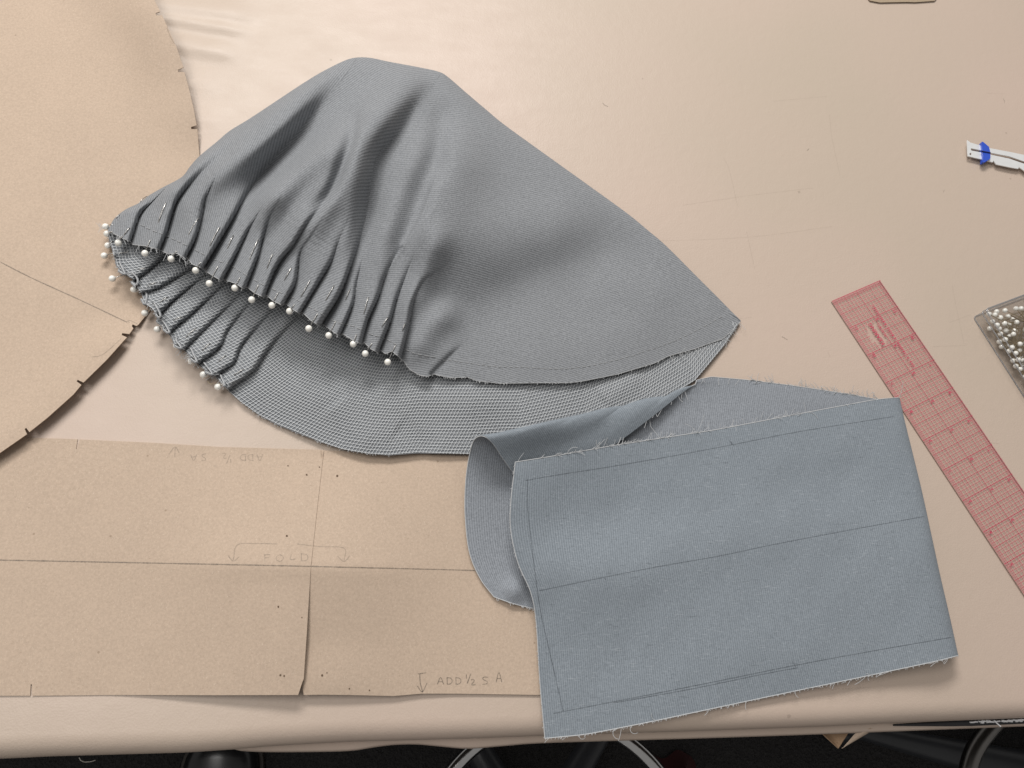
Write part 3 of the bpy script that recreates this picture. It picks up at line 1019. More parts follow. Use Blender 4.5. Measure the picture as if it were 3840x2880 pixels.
_za = zone_of(ANG[:, 0], ANG[:, 1])
TFS = [solve_phase(ANG[_za == k]) for k in range(3)]


def bil(x, y, TF):
    fx = np.clip((x - gx[0]) / dxg, 0, NXg - 1.001); fy = np.clip((y - gy[0]) / dyg, 0, NYg - 1.001)
    i, j = fx.astype(int), fy.astype(int)
    a, b = fx - i, fy - j
    return TF[j, i] * (1 - a) * (1 - b) + TF[j, i + 1] * a * (1 - b) + TF[j + 1, i] * (1 - a) * b + TF[j + 1, i + 1] * a * b


zn = zone_of(X, Y)
ph = np.choose(zn, [bil(X, Y, T_) for T_ in TFS]) + (Z2 * 1000) * 0.10
uvU = np.stack([ph, Y / 100], -1)

sleeve = empty('gathered_sleeve', P(1500, 1000, 0), 'grey twill sleeve piece folded over and gathered in pinned pleats along one edge', 'sleeve')
WU = P(X, Y, Z2)
up_o = mesh('upper_layer', WU, grid_faces(NU, NV + nw), TWILL, sleeve, uv=uvU, solid=0.0009)
up_tree = BVHTree.FromPolygons([Vector(v) for v in WU.reshape(-1, 3)[:]], [tuple(f) for f in grid_faces(NU, NV + nw).tolist()])

# ---- lower layer with net backing
EL = [(406, 872), (412, 905), (424, 945), (432, 972), (437, 997), (463, 1025), (499, 1047), (503, 1064), (532, 1101), (542, 1138), (571, 1156), (592, 1185), (586, 1206), (608, 1224), (644, 1264), (652, 1288), (700, 1320), (714, 1336), (738, 1361), (777, 1393), (813, 1415), (852, 1461),
      (903, 1506), (971, 1556), (1039, 1592), (1128, 1628), (1210, 1660), (1285, 1684), (1380, 1701), (1458, 1707), (1562, 1699), (1753, 1702), (1950, 1695), (2200, 1640), (2420, 1545), (2606, 1426), (2720, 1290), (2770, 1214)]
DL = [((406, 872), (0.93, -0.36), 120), ((437, 997), (0.86, -0.50), 330), ((592, 1185), (0.77, -0.64), 560), ((852, 1461), (0.62, -0.785), 640), ((1128, 1628), (0.33, -0.945), 640), ((1458, 1707), (0.10, -0.995), 600), ((1753, 1702), (0.02, -1), 560),
      ((2200, 1640), (-0.06, -1), 400), ((2606, 1426), (-0.28, -0.96), 180), ((2720, 1290), (-0.55, -0.83), 70), ((2770, 1214), (-0.7, -0.7), 12)]
CL = [([(520, 1040), (560, 1012), (622, 960), (700, 900)], 3.5, 45), ([(535, 1100), (593, 1080), (723, 1007), (800, 960)], 4.0, 48), ([(612, 1165), (651, 1127), (756, 1044), (850, 980)], 4.0, 48), ([(655, 1230), (723, 1174), (846, 1065), (930, 1000)], 4.0, 55),
      ([(708, 1292), (768, 1232), (881, 1126), (960, 1050)], 4.0, 55), ([(750, 1360), (827, 1298), (854, 1239), (940, 1135), (1010, 1060)], 4.5, 55), ([(828, 1396), (881, 1357), (908, 1293), (1016, 1171), (1080, 1100)], 4.5, 60), ([(870, 1452), (953, 1388), (989, 1334), (1039, 1271), (1120, 1189), (1220, 1090)], 5.5, 62)]
BL = rbf([(406, 872, 6), (437, 997, 7), (592, 1185, 7), (740, 1360, 6.5), (860, 1455, 4.5), (1000, 1560, 3.0), (1128, 1628, 3.2), (1300, 1684, 5.0), (1458, 1705, 6.5), (1600, 1698, 5.0), (1753, 1700, 4.0), (2200, 1640, 3.6), (2606, 1425, 3.2), (2770, 1214, 2.8),
          (700, 1100, 7), (900, 1200, 7), (1100, 1350, 5), (1500, 1550, 5.5), (1500, 1300, 5), (1000, 800, 5), (1900, 1480, 5.2), (2200, 1400, 4.2), (2000, 1200, 4), (2450, 1400, 3.6)])


def H_lo(x, y):
    x = np.asarray(x, float).ravel(); y = np.asarray(y, float).ravel()
    z = BL(x, y)
    z = add_creases(z, x, y, CL, 0.8, 0.6)
    z = add_panels(z, x, y, CL, EL[3:22], 4.5, 420)
    z = add_ridges(z, x, y, [([(1250, 1500), (1330, 1600), (1420, 1705)], 2.0, 60, 60), ([(1000, 1480), (1300, 1480), (1700, 1500), (2100, 1480)], 1.6, 60, 70), ([(2250, 1500), (2330, 1450), (2420, 1390)], 1.5, 40, 40), ([(1480, 1600), (1560, 1650), (1650, 1700)], -1.4, 45, 45)])
    z += 0.35 * np.sin(x / 45 + y / 80) + 0.25 * np.sin(y / 38 - x / 95)
    return np.maximum(z, 2.6) / 1000


ELp = np.array(EL, float)
sL = np.r_[0, np.cumsum(np.linalg.norm(np.diff(ELp, axis=0), axis=1))]
kd = np.array([nearest(ELp, sL, d[0]) for d in DL])
smooth_edge = cr(EL, 400)


def lo_px(s, v):
    ex, ey = np.interp(s, sL, ELp[:, 0]), np.interp(s, sL, ELp[:, 1])
    dx = np.interp(s, kd, [d[1][0] for d in DL]); dy = np.interp(s, kd, [d[1][1] for d in DL])
    return ex + dx * v, ey + dy * v


def lo_len(s):
    return np.interp(s, kd, [d[2] for d in DL])


NLu, NLv = 560, 130
sl_ = np.linspace(0, sL[-1], NLu)
fr = np.linspace(0, 1, NLv) ** 1.1
SS = np.repeat(sl_[:, None], NLv, 1)
VVl = lo_len(sl_)[:, None] * fr[None, :]
XL, YL = lo_px(SS, VVl)
ZL = H_lo(XL, YL).reshape(XL.shape)
WL = P(XL, YL, ZL)
uvL = np.stack([(XL * 0.5 + YL * 0.86) / 9.5, YL / 100], -1)
lo_o = mesh('lower_layer', WL, grid_faces(NLu, NLv), mat_twill('grey_twill_inside', (0.155, 0.166, 0.18), (0.25, 0.264, 0.282), 0.0001, 0, 0.15), sleeve, uv=uvL, solid=0.0008)
lo_tree = BVHTree.FromPolygons([Vector(v) for v in WL.reshape(-1, 3)], [tuple(f) for f in grid_faces(NLu, NLv).tolist()])

CELL = 12.5
paths = []
offz = 0.00045
for v in np.arange(3, 640, CELL):
    s = np.arange(0, sL[-1], 6.5)
    ok = lo_len(s) > v
    # contiguous runs
    run = []
    for a, b in zip(s, ok):
        if b: run.append(a)
        elif len(run) > 3:
            paths.append(np.array([(q, v) for q in run])); run = []
        else: run = []
    if len(run) > 3: paths.append(np.array([(q, v) for q in run]))
for s in np.arange(4, sL[-1], CELL * 1.02):
    L = float(lo_len(s))
    if L > 15:
        paths.append(np.array([(s + 0.5 * v, v) for v in np.arange(0, L, 6.5)]))
wp, allx, ally = [], [], []
for q in paths:
    s = np.clip(q[:, 0] + rng.normal(0, 0.5, len(q)), 0, sL[-1]); v = q[:, 1]
    wig = 1.6 * np.sin(s / 75 + v / 60) + 1.0 * np.sin(v / 31)
    x, y = lo_px(np.clip(s, 0, sL[-1]), v + wig)
    allx.append(x); ally.append(y)
allz = H_lo(np.concatenate(allx), np.concatenate(ally)) + offz
k0 = 0
for x, y in zip(allx, ally):
    wp.append(P(x, y, allz[k0:k0 + len(x)])); k0 += len(x)
tv, tf = tubes(wp, 0.00022, 3)
mesh('net_backing', tv, tf, NETM, sleeve, kind='stuff')


# ---- stitches
def dashes(tree, line, dash, gap, r, off):
    p = cr(line, 400)
    s = np.r_[0, np.cumsum(np.linalg.norm(np.diff(p, axis=0), axis=1))]
    out = []
    a = 0
    while a < s[-1] - dash:
        q = np.linspace(a, a + dash * rng.uniform(0.8, 1.1), 4)
        pts = np.stack([np.interp(q, s, p[:, 0]), np.interp(q, s, p[:, 1]) + rng.normal(0, 0.6)], 1)
        h = on_surface(tree, pts, off)
        if len(h) > 1 and max(np.linalg.norm(h[i + 1][0] - h[i][0]) for i in range(len(h) - 1)) < 0.004:
            out.append(np.array([w[0] for w in h]))
        a += dash + gap
    return out


ga = [(528, 845), (604, 877), (702, 921), (792, 968), (868, 997), (930, 1036), (998, 1072), (1060, 1101), (1107, 1121), (1206, 1176), (1261, 1207), (1330, 1226), (1395, 1255), (1440, 1268), (1523, 1311), (1570, 1330), (1640, 1340)]
hm = [(1660, 1350), (1759, 1361), (1857, 1375), (1976, 1378), (2106, 1383), (2237, 1367), (2400, 1324), (2562, 1264), (2714, 1183)]
ds = dashes(up_tree, ga, 16, 9, 0, 0.0003) + dashes(up_tree, hm, 13, 8, 0, 0.0002)
tv, tf = tubes(ds, 0.00022, 4)
mesh('gather_stitching', tv, tf, STITCH, sleeve, kind='stuff')


def frays(edge, zf, n, lmin, lmax, nx, ny, spread=0.6, r=0.00011, curl=0.5, lift=0.0015):
    """short loose threads along a cut edge; (nx,ny) outward direction in the picture plane"""
    e = lin(edge, 500)
    ii = rng.integers(0, 499, n)
    z0 = zf(e[ii, 0], e[ii, 1])
    out = []
    for k in range(n):
        x0, y0 = e[ii[k]]
        a = math.atan2(ny, nx) + rng.normal(0, spread)
        L = rng.uniform(lmin, lmax)
        c = rng.normal(0, curl)
        q = np.linspace(0, 1, 6)
        xx = x0 + np.cumsum(np.r_[0, np.cos(a + c * q[1:])]) * L / 5
        yy = y0 + np.cumsum(np.r_[0, np.sin(a + c * q[1:])]) * L / 5
        out.append(P(xx, yy, z0[k] + lift * rng.uniform(-0.3, 1) * q))
    return out


fp = frays(GATH, H_up, 90, 5, 15, -0.35, 0.94, 0.7)
fp += frays(GATH[:12], H_up, 25, 15, 38, -0.2, 0.98, 0.6)
fp += frays(HEM[-5:], H_up, 36, 10, 45, 0.75, 0.6, 0.5)
fp += frays(HEM[:-4], H_up, 90, 4, 10, 0.1, 1, 0.5)
fp += frays(EL[:22], H_lo, 100, 6, 20, -0.75, 0.65, 0.8)
fp += frays(EL[15:22], H_lo, 30, 15, 40, -0.7, 0.7, 0.7)
fp += frays(EL[22:30], H_lo, 60, 4, 10, -0.4, 0.9, 0.6)
fp += frays([(370, 845), (404, 866)], H_up, 8, 10, 30, -0.9, 0.1, 0.8)
tv, tf = tubes(fp, 0.00013, 3)
mesh('frayed_threads', tv, tf, THREAD, sleeve, kind='stuff')
# pale cut edges
ce = []
pe = lin(GATH + HEM, 900)
ce.append(P(pe[:, 0], pe[:, 1] + 1, H_up(pe[:, 0], pe[:, 1]) - 0.0002))
tv, tf = tubes(ce, 0.0003, 4)
mesh('cut_edge', tv, tf, STITCH, sleeve)
pe = lin(EL, 900)
tv, tf = tubes([P(pe[:, 0], pe[:, 1], H_lo(pe[:, 0], pe[:, 1]))], 0.00035, 4)
mesh('cut_edge', tv, tf, THREAD_D, sleeve)

# standing ruffle of pleat ends along the lower left edge
re_ = cr(EL[2:22], 700)
rs = np.r_[0, np.cumsum(np.linalg.norm(np.diff(re_, axis=0), axis=1))]
rt = np.gradient(re_, axis=0); rt /= np.linalg.norm(rt, axis=1)[:, None]
rnm = np.stack([-rt[:, 1], rt[:, 0]], 1)
phs = 2 * math.pi * rs / 74 + 0.6 * np.sin(rs / 130)
rows_ = []
env = np.clip(np.minimum(rs, rs[-1] - rs) / 60, 0, 1)
rz0 = H_lo(re_[:, 0] + 8, re_[:, 1] - 6)
for h in np.linspace(0, 1, 7):
    out_ = (-8 + (7 + 4 * h) * np.sin(phs)) * env
    al_ = (15 * np.sin(2 * phs + 0.7) + 8 * np.sin(phs + 2)) * env
    q_ = re_ + rnm * out_[:, None] + rt * al_[:, None]
    rows_.append(P(q_[:, 0], q_[:, 1], 0.0016 + (rz0 + 0.0005 + 0.0025 * np.sin(phs + 1)) * h))
RV = np.stack(rows_, 1)
ruf = mesh('ruffle', RV, grid_faces(700, 7), TWILL, sleeve, uv=np.stack(np.meshgrid(rs / 9, np.linspace(0, 1, 7), indexing='ij'), -1), solid=0.0009)
tv, tf = tubes([RV[:, -1]], 0.00035, 4)
mesh('ruffle_edge', tv, tf, THREAD, ruf)

# ------------------------------------------------------------------ pins
hp = [(0.00235 * math.sin(a), -0.00235 * math.cos(a)) for a in np.linspace(0, math.pi, 13)]
hv, hf = lathe(hp, 18)
head_me = bpy.data.meshes.new('pin_head')
head_me.from_pydata([tuple(v) for v in hv], [], hf)
head_me.polygons.foreach_set('use_smooth', np.ones(len(hf), bool))
head_me.materials.append(PEARL)
ORD = ['first', 'second', 'third', 'fourth', 'fifth', 'sixth', 'seventh', 'eighth', 'ninth', 'tenth', 'eleventh', 'twelfth', 'thirteenth', 'fourteenth']


def surf(tree, x, y, dflt):
    h = tree.ray_cast(Vector(CC), RAY(x, y))
    return np.array(h[0]) if h[0] is not None else P(x, y, dflt)


def pin(headpx, hz, entry, exits, tree, label, group):
    """head, entry point where the shaft dives, visible stretch (two points) where it comes back out"""
    c = P(*headpx, hz)
    o = empty('dressmaker_pin', c, label, 'pin', group)
    ho = bpy.data.objects.new('head', head_me)
    sc.collection.objects.link(ho); ho.parent = o
    pts = [c]
    up = np.array([0, 0, 1.0])
    e = surf(tree, *entry, hz)
    for fr_q in (0.40, 0.55, 0.70, 0.85):
        qx, qy = headpx[0] + (entry[0] - headpx[0]) * fr_q, headpx[1] + (entry[1] - headpx[1]) * fr_q
        h = tree.ray_cast(Vector(CC), RAY(qx, qy))
        if h[0] is not None: pts.append(np.array(h[0]) + up * 0.0007)
    pts.append(e + up * 0.0006)
    dirn = (e - c) / (np.linalg.norm(e - c) + 1e-9)
    pts.append(e + dirn * 0.0015 - up * 0.0012)
    if exits:
        a = surf(tree, *exits[0], hz); b = surf(tree, *exits[1], hz)
        pts.append(a - up * 0.0012 - (b - a) * 0.12)
        pts.append(a + up * 0.0004)
        pts.append((a + b) / 2 + up * 0.0010)
        pts.append(b + up * 0.0006)
        pts.append(b + (b - a) * 0.12 - up * 0.0010)
    else:
        pts.append(e + dirn * 0.012 - up * 0.002)
    tv, tf = tubes([lin(np.array(pts), 26) if False else np.array(pts)], 0.0003, 6)
    mesh('needle', tv, tf, STEEL, o, up=False)
    return o


def c1(x, y): return (340 + .3617 * x, 700 + .3617 * y)
def c2(x, y): return (700 + .4521 * x, 900 + .4521 * y)


UP = [((444, 911), c1(330, 520), (c1(350, 500), c1(405, 432))), ((544, 950), c1(620, 560), (c1(705, 365), c1(780, 175))), ((642, 971), c1(890, 675), (c1(1020, 490), c1(1115, 335))), ((734, 1014), c1(1135, 795), (c1(1240, 610), c1(1335, 430))),
      ((785, 1063), c1(1318, 835), (c1(1420, 640), c1(1480, 510))), ((881, 1080), c1(1548, 950), (c1(1650, 750), c1(1735, 555))), ((944, 1124), c1(1738, 1025), (c1(1830, 845), c1(1885, 705))), ((1020, 1145), c1(1942, 1110), (c1(2010, 970), c1(2080, 850))),
      ((1086, 1167), c1(2110, 1230), (c2(950, 470), c2(1020, 345))), ((1158, 1232), c2(1083, 620), (c2(1155, 500), c2(1220, 385))), ((1233, 1258), c2(1235, 680), (c2(1320, 495), c2(1355, 410))), ((1325, 1290), c2(1408, 788), (c2(1470, 610), c2(1505, 480))),
      ((1370, 1326), c2(1535, 865), (c2(1620, 720), c2(1668, 645))), ((1454, 1358), c2(1730, 880), (c2(1790, 750), c2(1812, 695)))]
for k, (h, e, ex) in enumerate(UP):
    z = float(H_up(np.array([h[0] * 0.5 + e[0] * 0.5]), np.array([h[1] * 0.5 + e[1] * 0.5]))[0]) - 0.0025
    pin(h, z, e, ex, up_tree, f'white ball-head pin, {ORD[k]} from the left along the upper pleated edge', 'pins along the upper pleated edge')
LC = [((396, 850), c1(215, 395), (c1(265, 332), c1(300, 300)), 'topmost'), ((401, 877), c1(225, 470), (c1(510, 165), c1(580, 105)), 'second from top'), ((405, 921), c1(230, 570), None, 'third from top'), ((391, 959), c1(252, 690), None, 'lowest, shaft bare')]
for h, e, ex, w in LC:
    z = 0.009 if h[1] < 900 else 0.006
    pin(h, z, e, ex, up_tree if h[1] < 900 else lo_tree, f'white ball-head pin at the left tip of the sleeve, {w}', 'pins at the left tip of the sleeve')
LOWP = [((421, 1045), c1(352, 915), (c1(500, 865), c1(575, 845))), ((502, 1086), c1(485, 1060), (c1(590, 1030), c1(680, 1000))), ((543, 1174), c1(628, 1258), (c1(720, 1200), c1(800, 1150))), ((590, 1235), c1(745, 1440), (c1(860, 1390), c1(945, 1355))),
        ((662, 1295), c1(920, 1625), (c1(985, 1565), c1(1090, 1475))), ((717, 1354), c2(70, 975), (c2(130, 920), c2(195, 860))), ((762, 1405), c2(178, 1085), (c2(260, 1015), c2(325, 960))), ((817, 1451), c2(300, 1195), (c2(395, 1125), c2(470, 1075)))]
for k, (h, e, ex) in enumerate(LOWP):
    pin(h, 0.0075, e, ex, lo_tree, f'white ball-head pin, {ORD[k]} from the top along the lower ruffled edge', 'pins along the lower ruffled edge')
# loose thread by the lowest pins
lt = cr([(778, 1428), (790, 1440), (815, 1436), (835, 1446), (852, 1462)], 20)
tv, tf = tubes([P(lt[:, 0], lt[:, 1], 0.003)], 0.0002, 5)
o = mesh('loose_thread', tv, tf, mat_plain('cream_thread', (0.66, 0.55, 0.38), 0.8))
tag(o, 'curled cream thread end beside the lowest pins of the ruffled edge', 'thread')

# ------------------------------------------------------------------ cuff band (folded strip)


def loft(cols, nu, nv, ks=13):
    """cols: list of columns of control points (x,y,z mm) -> px grid"""
    rowsV = np.array([cr(c, nv) if len(c) > 2 else lin(c, nv) for c in cols])
    n = len(cols)
    out = np.zeros((nu, nv, 3))
    mid = rowsV[:, nv // 2]
    chord = np.linalg.norm(np.diff(rowsV[:, :, :2].mean(1), axis=0), axis=1) + 5
    s = np.r_[0, np.cumsum(chord)]
    t = np.linspace(0, s[-1], nu)
    k = np.clip(np.searchsorted(s, t, side='right') - 1, 0, n - 2)
    f = ((t - s[k]) / chord[k])[:, None, None]
    q = np.concatenate([2 * rowsV[:1] - rowsV[1:2], rowsV, 2 * rowsV[-1:] - rowsV[-2:-1]])
    a, b, c, d = q[k], q[k + 1], q[k + 2], q[k + 3]
    out = b * (1 - f) + c * f
    kw = ks
    ker = np.hanning(2 * kw + 3)[1:-1]; ker /= ker.sum()
    pad = np.concatenate([2 * out[:1] - out[kw:0:-1], out, 2 * out[-1:] - out[-2:-kw - 2:-1]])
    sm_ = sum(ker[i] * pad[i:i + nu] for i in range(2 * kw + 1))
    return sm_


def uv_len(W, per):
    du = np.linalg.norm(np.diff(W, axis=0), axis=2).mean(1); dv = np.linalg.norm(np.diff(W, axis=1), axis=2).mean(0)
    s = np.r_[0, np.cumsum(du)]; t = np.r_[0, np.cumsum(dv)]
    return np.stack(np.meshgrid(s / per, t / per, indexing='ij'), -1)


band = empty('fabric_band', P(2700, 2100, 0), 'wide grey cotton band folded in half with pencilled seam lines, one end curled up', 'fabric')
colsT = [
    [(1932, 1733, 20), (1916, 1880, 20), (1915, 1985, 18), (1942, 2110, 15), (1990, 2222, 11), (2010, 2330, 7), (2024, 2550, 4), (2043, 2769, 3)],
    [(2090, 1708, 18.5), (2085, 1860, 13.5), (2095, 1990, 10.5), (2115, 2130, 12.5), (2145, 2250, 9.0), (2165, 2390, 6.5), (2180, 2570, 5), (2195, 2755, 3.5)],
    [(2300, 1671, 13), (2310, 1830, 7.0), (2325, 1950, 5.2), (2340, 2140, 10.5), (2365, 2290, 6.5), (2385, 2440, 5.2), (2400, 2590, 5.5), (2420, 2711, 4)],
    [(2690, 1611, 8), (2720, 1750, 5.6), (2740, 1880, 5.8), (2770, 2020, 9.0), (2795, 2160, 8.2), (2820, 2320, 6.5), (2845, 2480, 6), (2875, 2614, 5)],
    [(3070, 1538, 7), (3100, 1680, 8.5), (3130, 1800, 7.5), (3160, 1950, 9), (3190, 2090, 8), (3220, 2240, 9), (3250, 2390, 9), (3280, 2529, 8)],
    [(3290, 1497, 9), (3320, 1635, 10), (3350, 1760, 10.5), (3385, 1900, 11), (3415, 2050, 13), (3445, 2200, 14), (3478, 2350, 15), (3510, 2480, 14.5)],
    [(3366, 1491, 8.5), (3388, 1590, 10), (3416, 1700, 10), (3450, 1840, 11), (3484, 2000, 12.5), (3515, 2150, 14), (3552, 2300, 15), (3588, 2460, 14.5)],
    [(3388, 1490, 6), (3410, 1585, 7), (3438, 1695, 7), (3473, 1838, 8), (3508, 1998, 9), (3541, 2150, 10), (3576, 2300, 11.5), (3611, 2453, 11)],
    [(3384, 1493, 4), (3406, 1590, 4), (3432, 1700, 4), (3467, 1843, 4), (3502, 2003, 5), (3535, 2153, 5.5), (3570, 2303, 6.5), (3603, 2456, 7)],
    [(3350, 1500, 2.6), (3370, 1595, 2.6), (3396, 1705, 2.6), (3430, 1850, 2.6), (3466, 2008, 2.6), (3500, 2160, 3), (3530, 2312, 3), (3560, 2464, 3.2)],
]
GT = loft(colsT, 330, 220)
GT[:, :, 2] += 0.7 * np.sin(GT[:, :, 0] / 150 + GT[:, :, 1] / 120) + 0.5 * np.sin(GT[:, :, 1] / 75 - GT[:, :, 0] / 240) + 0.12 * np.sin(GT[:, :, 0] / 31 + GT[:, :, 1] / 44)
GT[:, :, 2] = np.maximum(GT[:, :, 2], 2.4)
WT = P(GT[:, :, 0], GT[:, :, 1], GT[:, :, 2] / 1000)
mesh('top_layer', WT, grid_faces(330, 220), [TWILL_B, TWILL_I], band, uv=uv_len(WT, 0.0015), solid=0.0007, mat_off=1)
tt = BVHTree.FromPolygons([Vector(v) for v in WT.reshape(-1, 3)], [tuple(f) for f in grid_faces(330, 220).tolist()])
colsL = [
    [(1852, 2238, 4), (1800, 2168, 4.5), (1760, 2070, 5.5), (1744, 1930, 7), (1746, 1810, 10), (1757, 1725, 15), (1773, 1660, 23), (1795, 1637, 30), (1822, 1640, 34), (1852, 1668, 30), (1885, 1718, 22), (1915, 1760, 16), (1950, 1805, 10)],
    [(1940, 2272, 4), (1900, 2190, 4), (1865, 2070, 4), (1850, 1930, 5), (1850, 1810, 7), (1858, 1720, 12), (1868, 1650, 20), (1885, 1622, 28), (1910, 1622, 33), (1938, 1650, 29), (1968, 1695, 20), (1995, 1740, 14), (2020, 1790, 9)],
    [(2110, 2300, 3), (2080, 2200, 3), (2060, 2080, 3), (2045, 1930, 3.5), (2040, 1800, 5), (2045, 1690, 9), (2055, 1610, 16), (2072, 1578, 24), (2092, 1576, 29), (2115, 1605, 26), (2140, 1655, 18), (2160, 1700, 13), (2180, 1745, 8)],
    [(2290, 2300, 3), (2260, 2200, 3), (2240, 2080, 3), (2225, 1930, 3), (2215, 1800, 3.4), (2205, 1680, 5), (2205, 1580, 10), (2212, 1547, 17), (2225, 1541, 22), (2245, 1562, 22), (2265, 1600, 17), (2282, 1640, 13), (2295, 1675, 9)],
    [(2480, 2300, 3), (2460, 2200, 3), (2440, 2080, 3), (2425, 1930, 3), (2410, 1780, 3), (2398, 1650, 3.5), (2390, 1560, 5.5), (2390, 1508, 9.5), (2398, 1494, 14), (2412, 1502, 16), (2425, 1520, 16), (2436, 1543, 14), (2445, 1562, 12)],
    [(2640, 2300, 3), (2625, 2200, 3), (2610, 2080, 3), (2595, 1930, 3), (2580, 1780, 3), (2568, 1650, 3), (2558, 1550, 3.6), (2552, 1490, 5), (2549, 1462, 7), (2550, 1449, 9), (2553, 1450, 10), (2556, 1460, 10), (2560, 1470, 9.5)],
    [(2720, 2300, 3), (2705, 2200, 3), (2690, 2080, 3), (2675, 1930, 3), (2660, 1780, 3), (2648, 1650, 3), (2637, 1550, 3.2), (2630, 1490, 3.8), (2626, 1462, 4.4), (2623, 1446, 5), (2621, 1437, 5.4), (2619, 1430, 5.6), (2617, 1424, 5.8)],
    [(2900, 2300, 3), (2885, 2200, 3), (2870, 2080, 3), (2855, 1930, 3), (2840, 1780, 3), (2825, 1660, 3), (2812, 1580, 3), (2806, 1530, 3.2), (2802, 1500, 3.4), (2798, 1475, 3.6), (2796, 1455, 3.7), (2794, 1440, 3.8), (2792, 1424, 3.9)],
    [(3150, 2300, 3), (3135, 2200, 3), (3120, 2080, 3), (3105, 1930, 3), (3090, 1800, 3), (3075, 1700, 3), (3062, 1620, 3), (3052, 1570, 3), (3046, 1540, 3), (3041, 1515, 3), (3037, 1495, 3), (3033, 1475, 3), (3030, 1455, 3)],
    [(3470, 2300, 3), (3450, 2200, 3), (3430, 2080, 3), (3410, 1930, 3), (3395, 1820, 3), (3380, 1720, 3), (3368, 1650, 3), (3360, 1610, 3), (3355, 1585, 3), (3350, 1565, 3), (3346, 1545, 3), (3340, 1525, 3), (3300, 1500, 3)],
]
GL = loft(colsL, 300, 240, 24)
sil = np.array([(1700, 1668), (1775, 1648), (1826, 1635), (1990, 1598), (2184, 1555), (2377, 1502), (2571, 1440), (2619, 1424), (2667, 1413), (2793, 1424), (2958, 1444), (3151, 1473), (3287, 1497), (3400, 1500)])
de_ = (GL[:, :, 1] - np.interp(GL[:, :, 0], sil[:, 0], sil[:, 1]))[:, 90:].min(1)
de_ = np.where(np.arange(300) < 14, 0, de_)
kk_ = np.hanning(9)[1:-1]; kk_ /= kk_.sum()
de_ = np.convolve(np.pad(de_, 3, mode='edge'), kk_, 'valid')
jj_ = np.linspace(0, 1, 240)
GL[:, :, 1] -= de_[:, None] * np.where(GL[:, -1:, 0] > 2612, sstep((jj_ - 0.35) / 0.25)[None, :], (sstep((jj_ - 0.35) / 0.25) * (1 - sstep((jj_ - 0.78) / 0.2)))[None, :])
GL[:, :, 2] += 0.3 * np.sin(GL[:, :, 0] / 70 + GL[:, :, 1] / 90)
GL[:, :, 2] = np.maximum(GL[:, :, 2], 2.4)
# small ripple where the lower corner of the curl lifts
GL[:, :, 2] += 5.0 * np.exp(-((GL[:, :, 0] - 1930) / 40) ** 2 - ((GL[:, :, 1] - 2215) / 45) ** 2)
WLo = P(GL[:, :, 0], GL[:, :, 1], GL[:, :, 2] / 1000)
mesh('under_layer', WLo, grid_faces(300, 240), [TWILL_I, TWILL_B], band, uv=uv_len(WLo, 0.0015), solid=0.0007, mat_off=1, up=True)
# pencilled seam lines
st = [[(1970, 1802), (2075, 1783), (2300, 1748), (2550, 1705), (2764, 1664), (3000, 1618), (3350, 1562)], [(1978, 1795), (1978, 1900), (1995, 2060), (2025, 2280), (2060, 2440), (2112, 2668)],
      [(2022, 2215), (2200, 2178), (2450, 2128), (2700, 2084), (2900, 2042), (3200, 1985), (3492, 1932)], [(2075, 2675), (2112, 2668), (2400, 2612), (2700, 2552), (2970, 2497), (3250, 2445), (3595, 2385)],
      [(2300, 2636), (2600, 2582), (2850, 2530), (2990, 2504)], [(2735, 1652), (2745, 1668)], [(2972, 2480), (2982, 2500)], [(2740, 1655), (2752, 1672)], [(2265, 2167), (2272, 2174)]]
v, f = ribbon(tt, st, 0.00050)
mesh('pencil_seam_lines', v, f, mat_pencil('seam_pencil', 0.42, (0.035, 0.04, 0.05)), band)


def path_edge(pts, n):
    q = cr(pts, n)
    return P(q[:, 0], q[:, 1], q[:, 2] / 1000)


topE = GT[:int(np.argmax(GT[:, 0, 0])) + 1, 0]; botE = GT[:int(np.argmax(GT[:, -1, 0])) + 1, -1]; leftE = GT[0]; rollE = GL[:210, -1]; endE = GL[0]; farE = GL[200:, -1]; loE = GL[:40, 0]
ep = [P(e[:, 0], e[:, 1], e[:, 2] / 1000) for e in (topE, botE, leftE, rollE, endE, farE, loE)]
tv, tf = tubes(ep, 0.00030, 5)
mesh('cut_edge', tv, tf, THREAD, band)


def frays3(edge, n, lmin, lmax, nx, ny, spread=0.5, curl=0.6, lift=1.5):
    out = []
    m = len(edge)
    for k in range(n):
        x0, y0, z0 = edge[rng.integers(0, m)]
        a = math.atan2(ny, nx) + rng.normal(0, spread); L = rng.uniform(lmin, lmax); c = rng.normal(0, curl)
        q = np.linspace(0, 1, 7)
        xx = x0 + np.cumsum(np.r_[0, np.cos(a + c * q[1:])]) * L / 6; yy = y0 + np.cumsum(np.r_[0, np.sin(a + c * q[1:])]) * L / 6
        out.append(P(xx, yy, (z0 + lift * rng.uniform(0, 1) * q) / 1000))
    return out


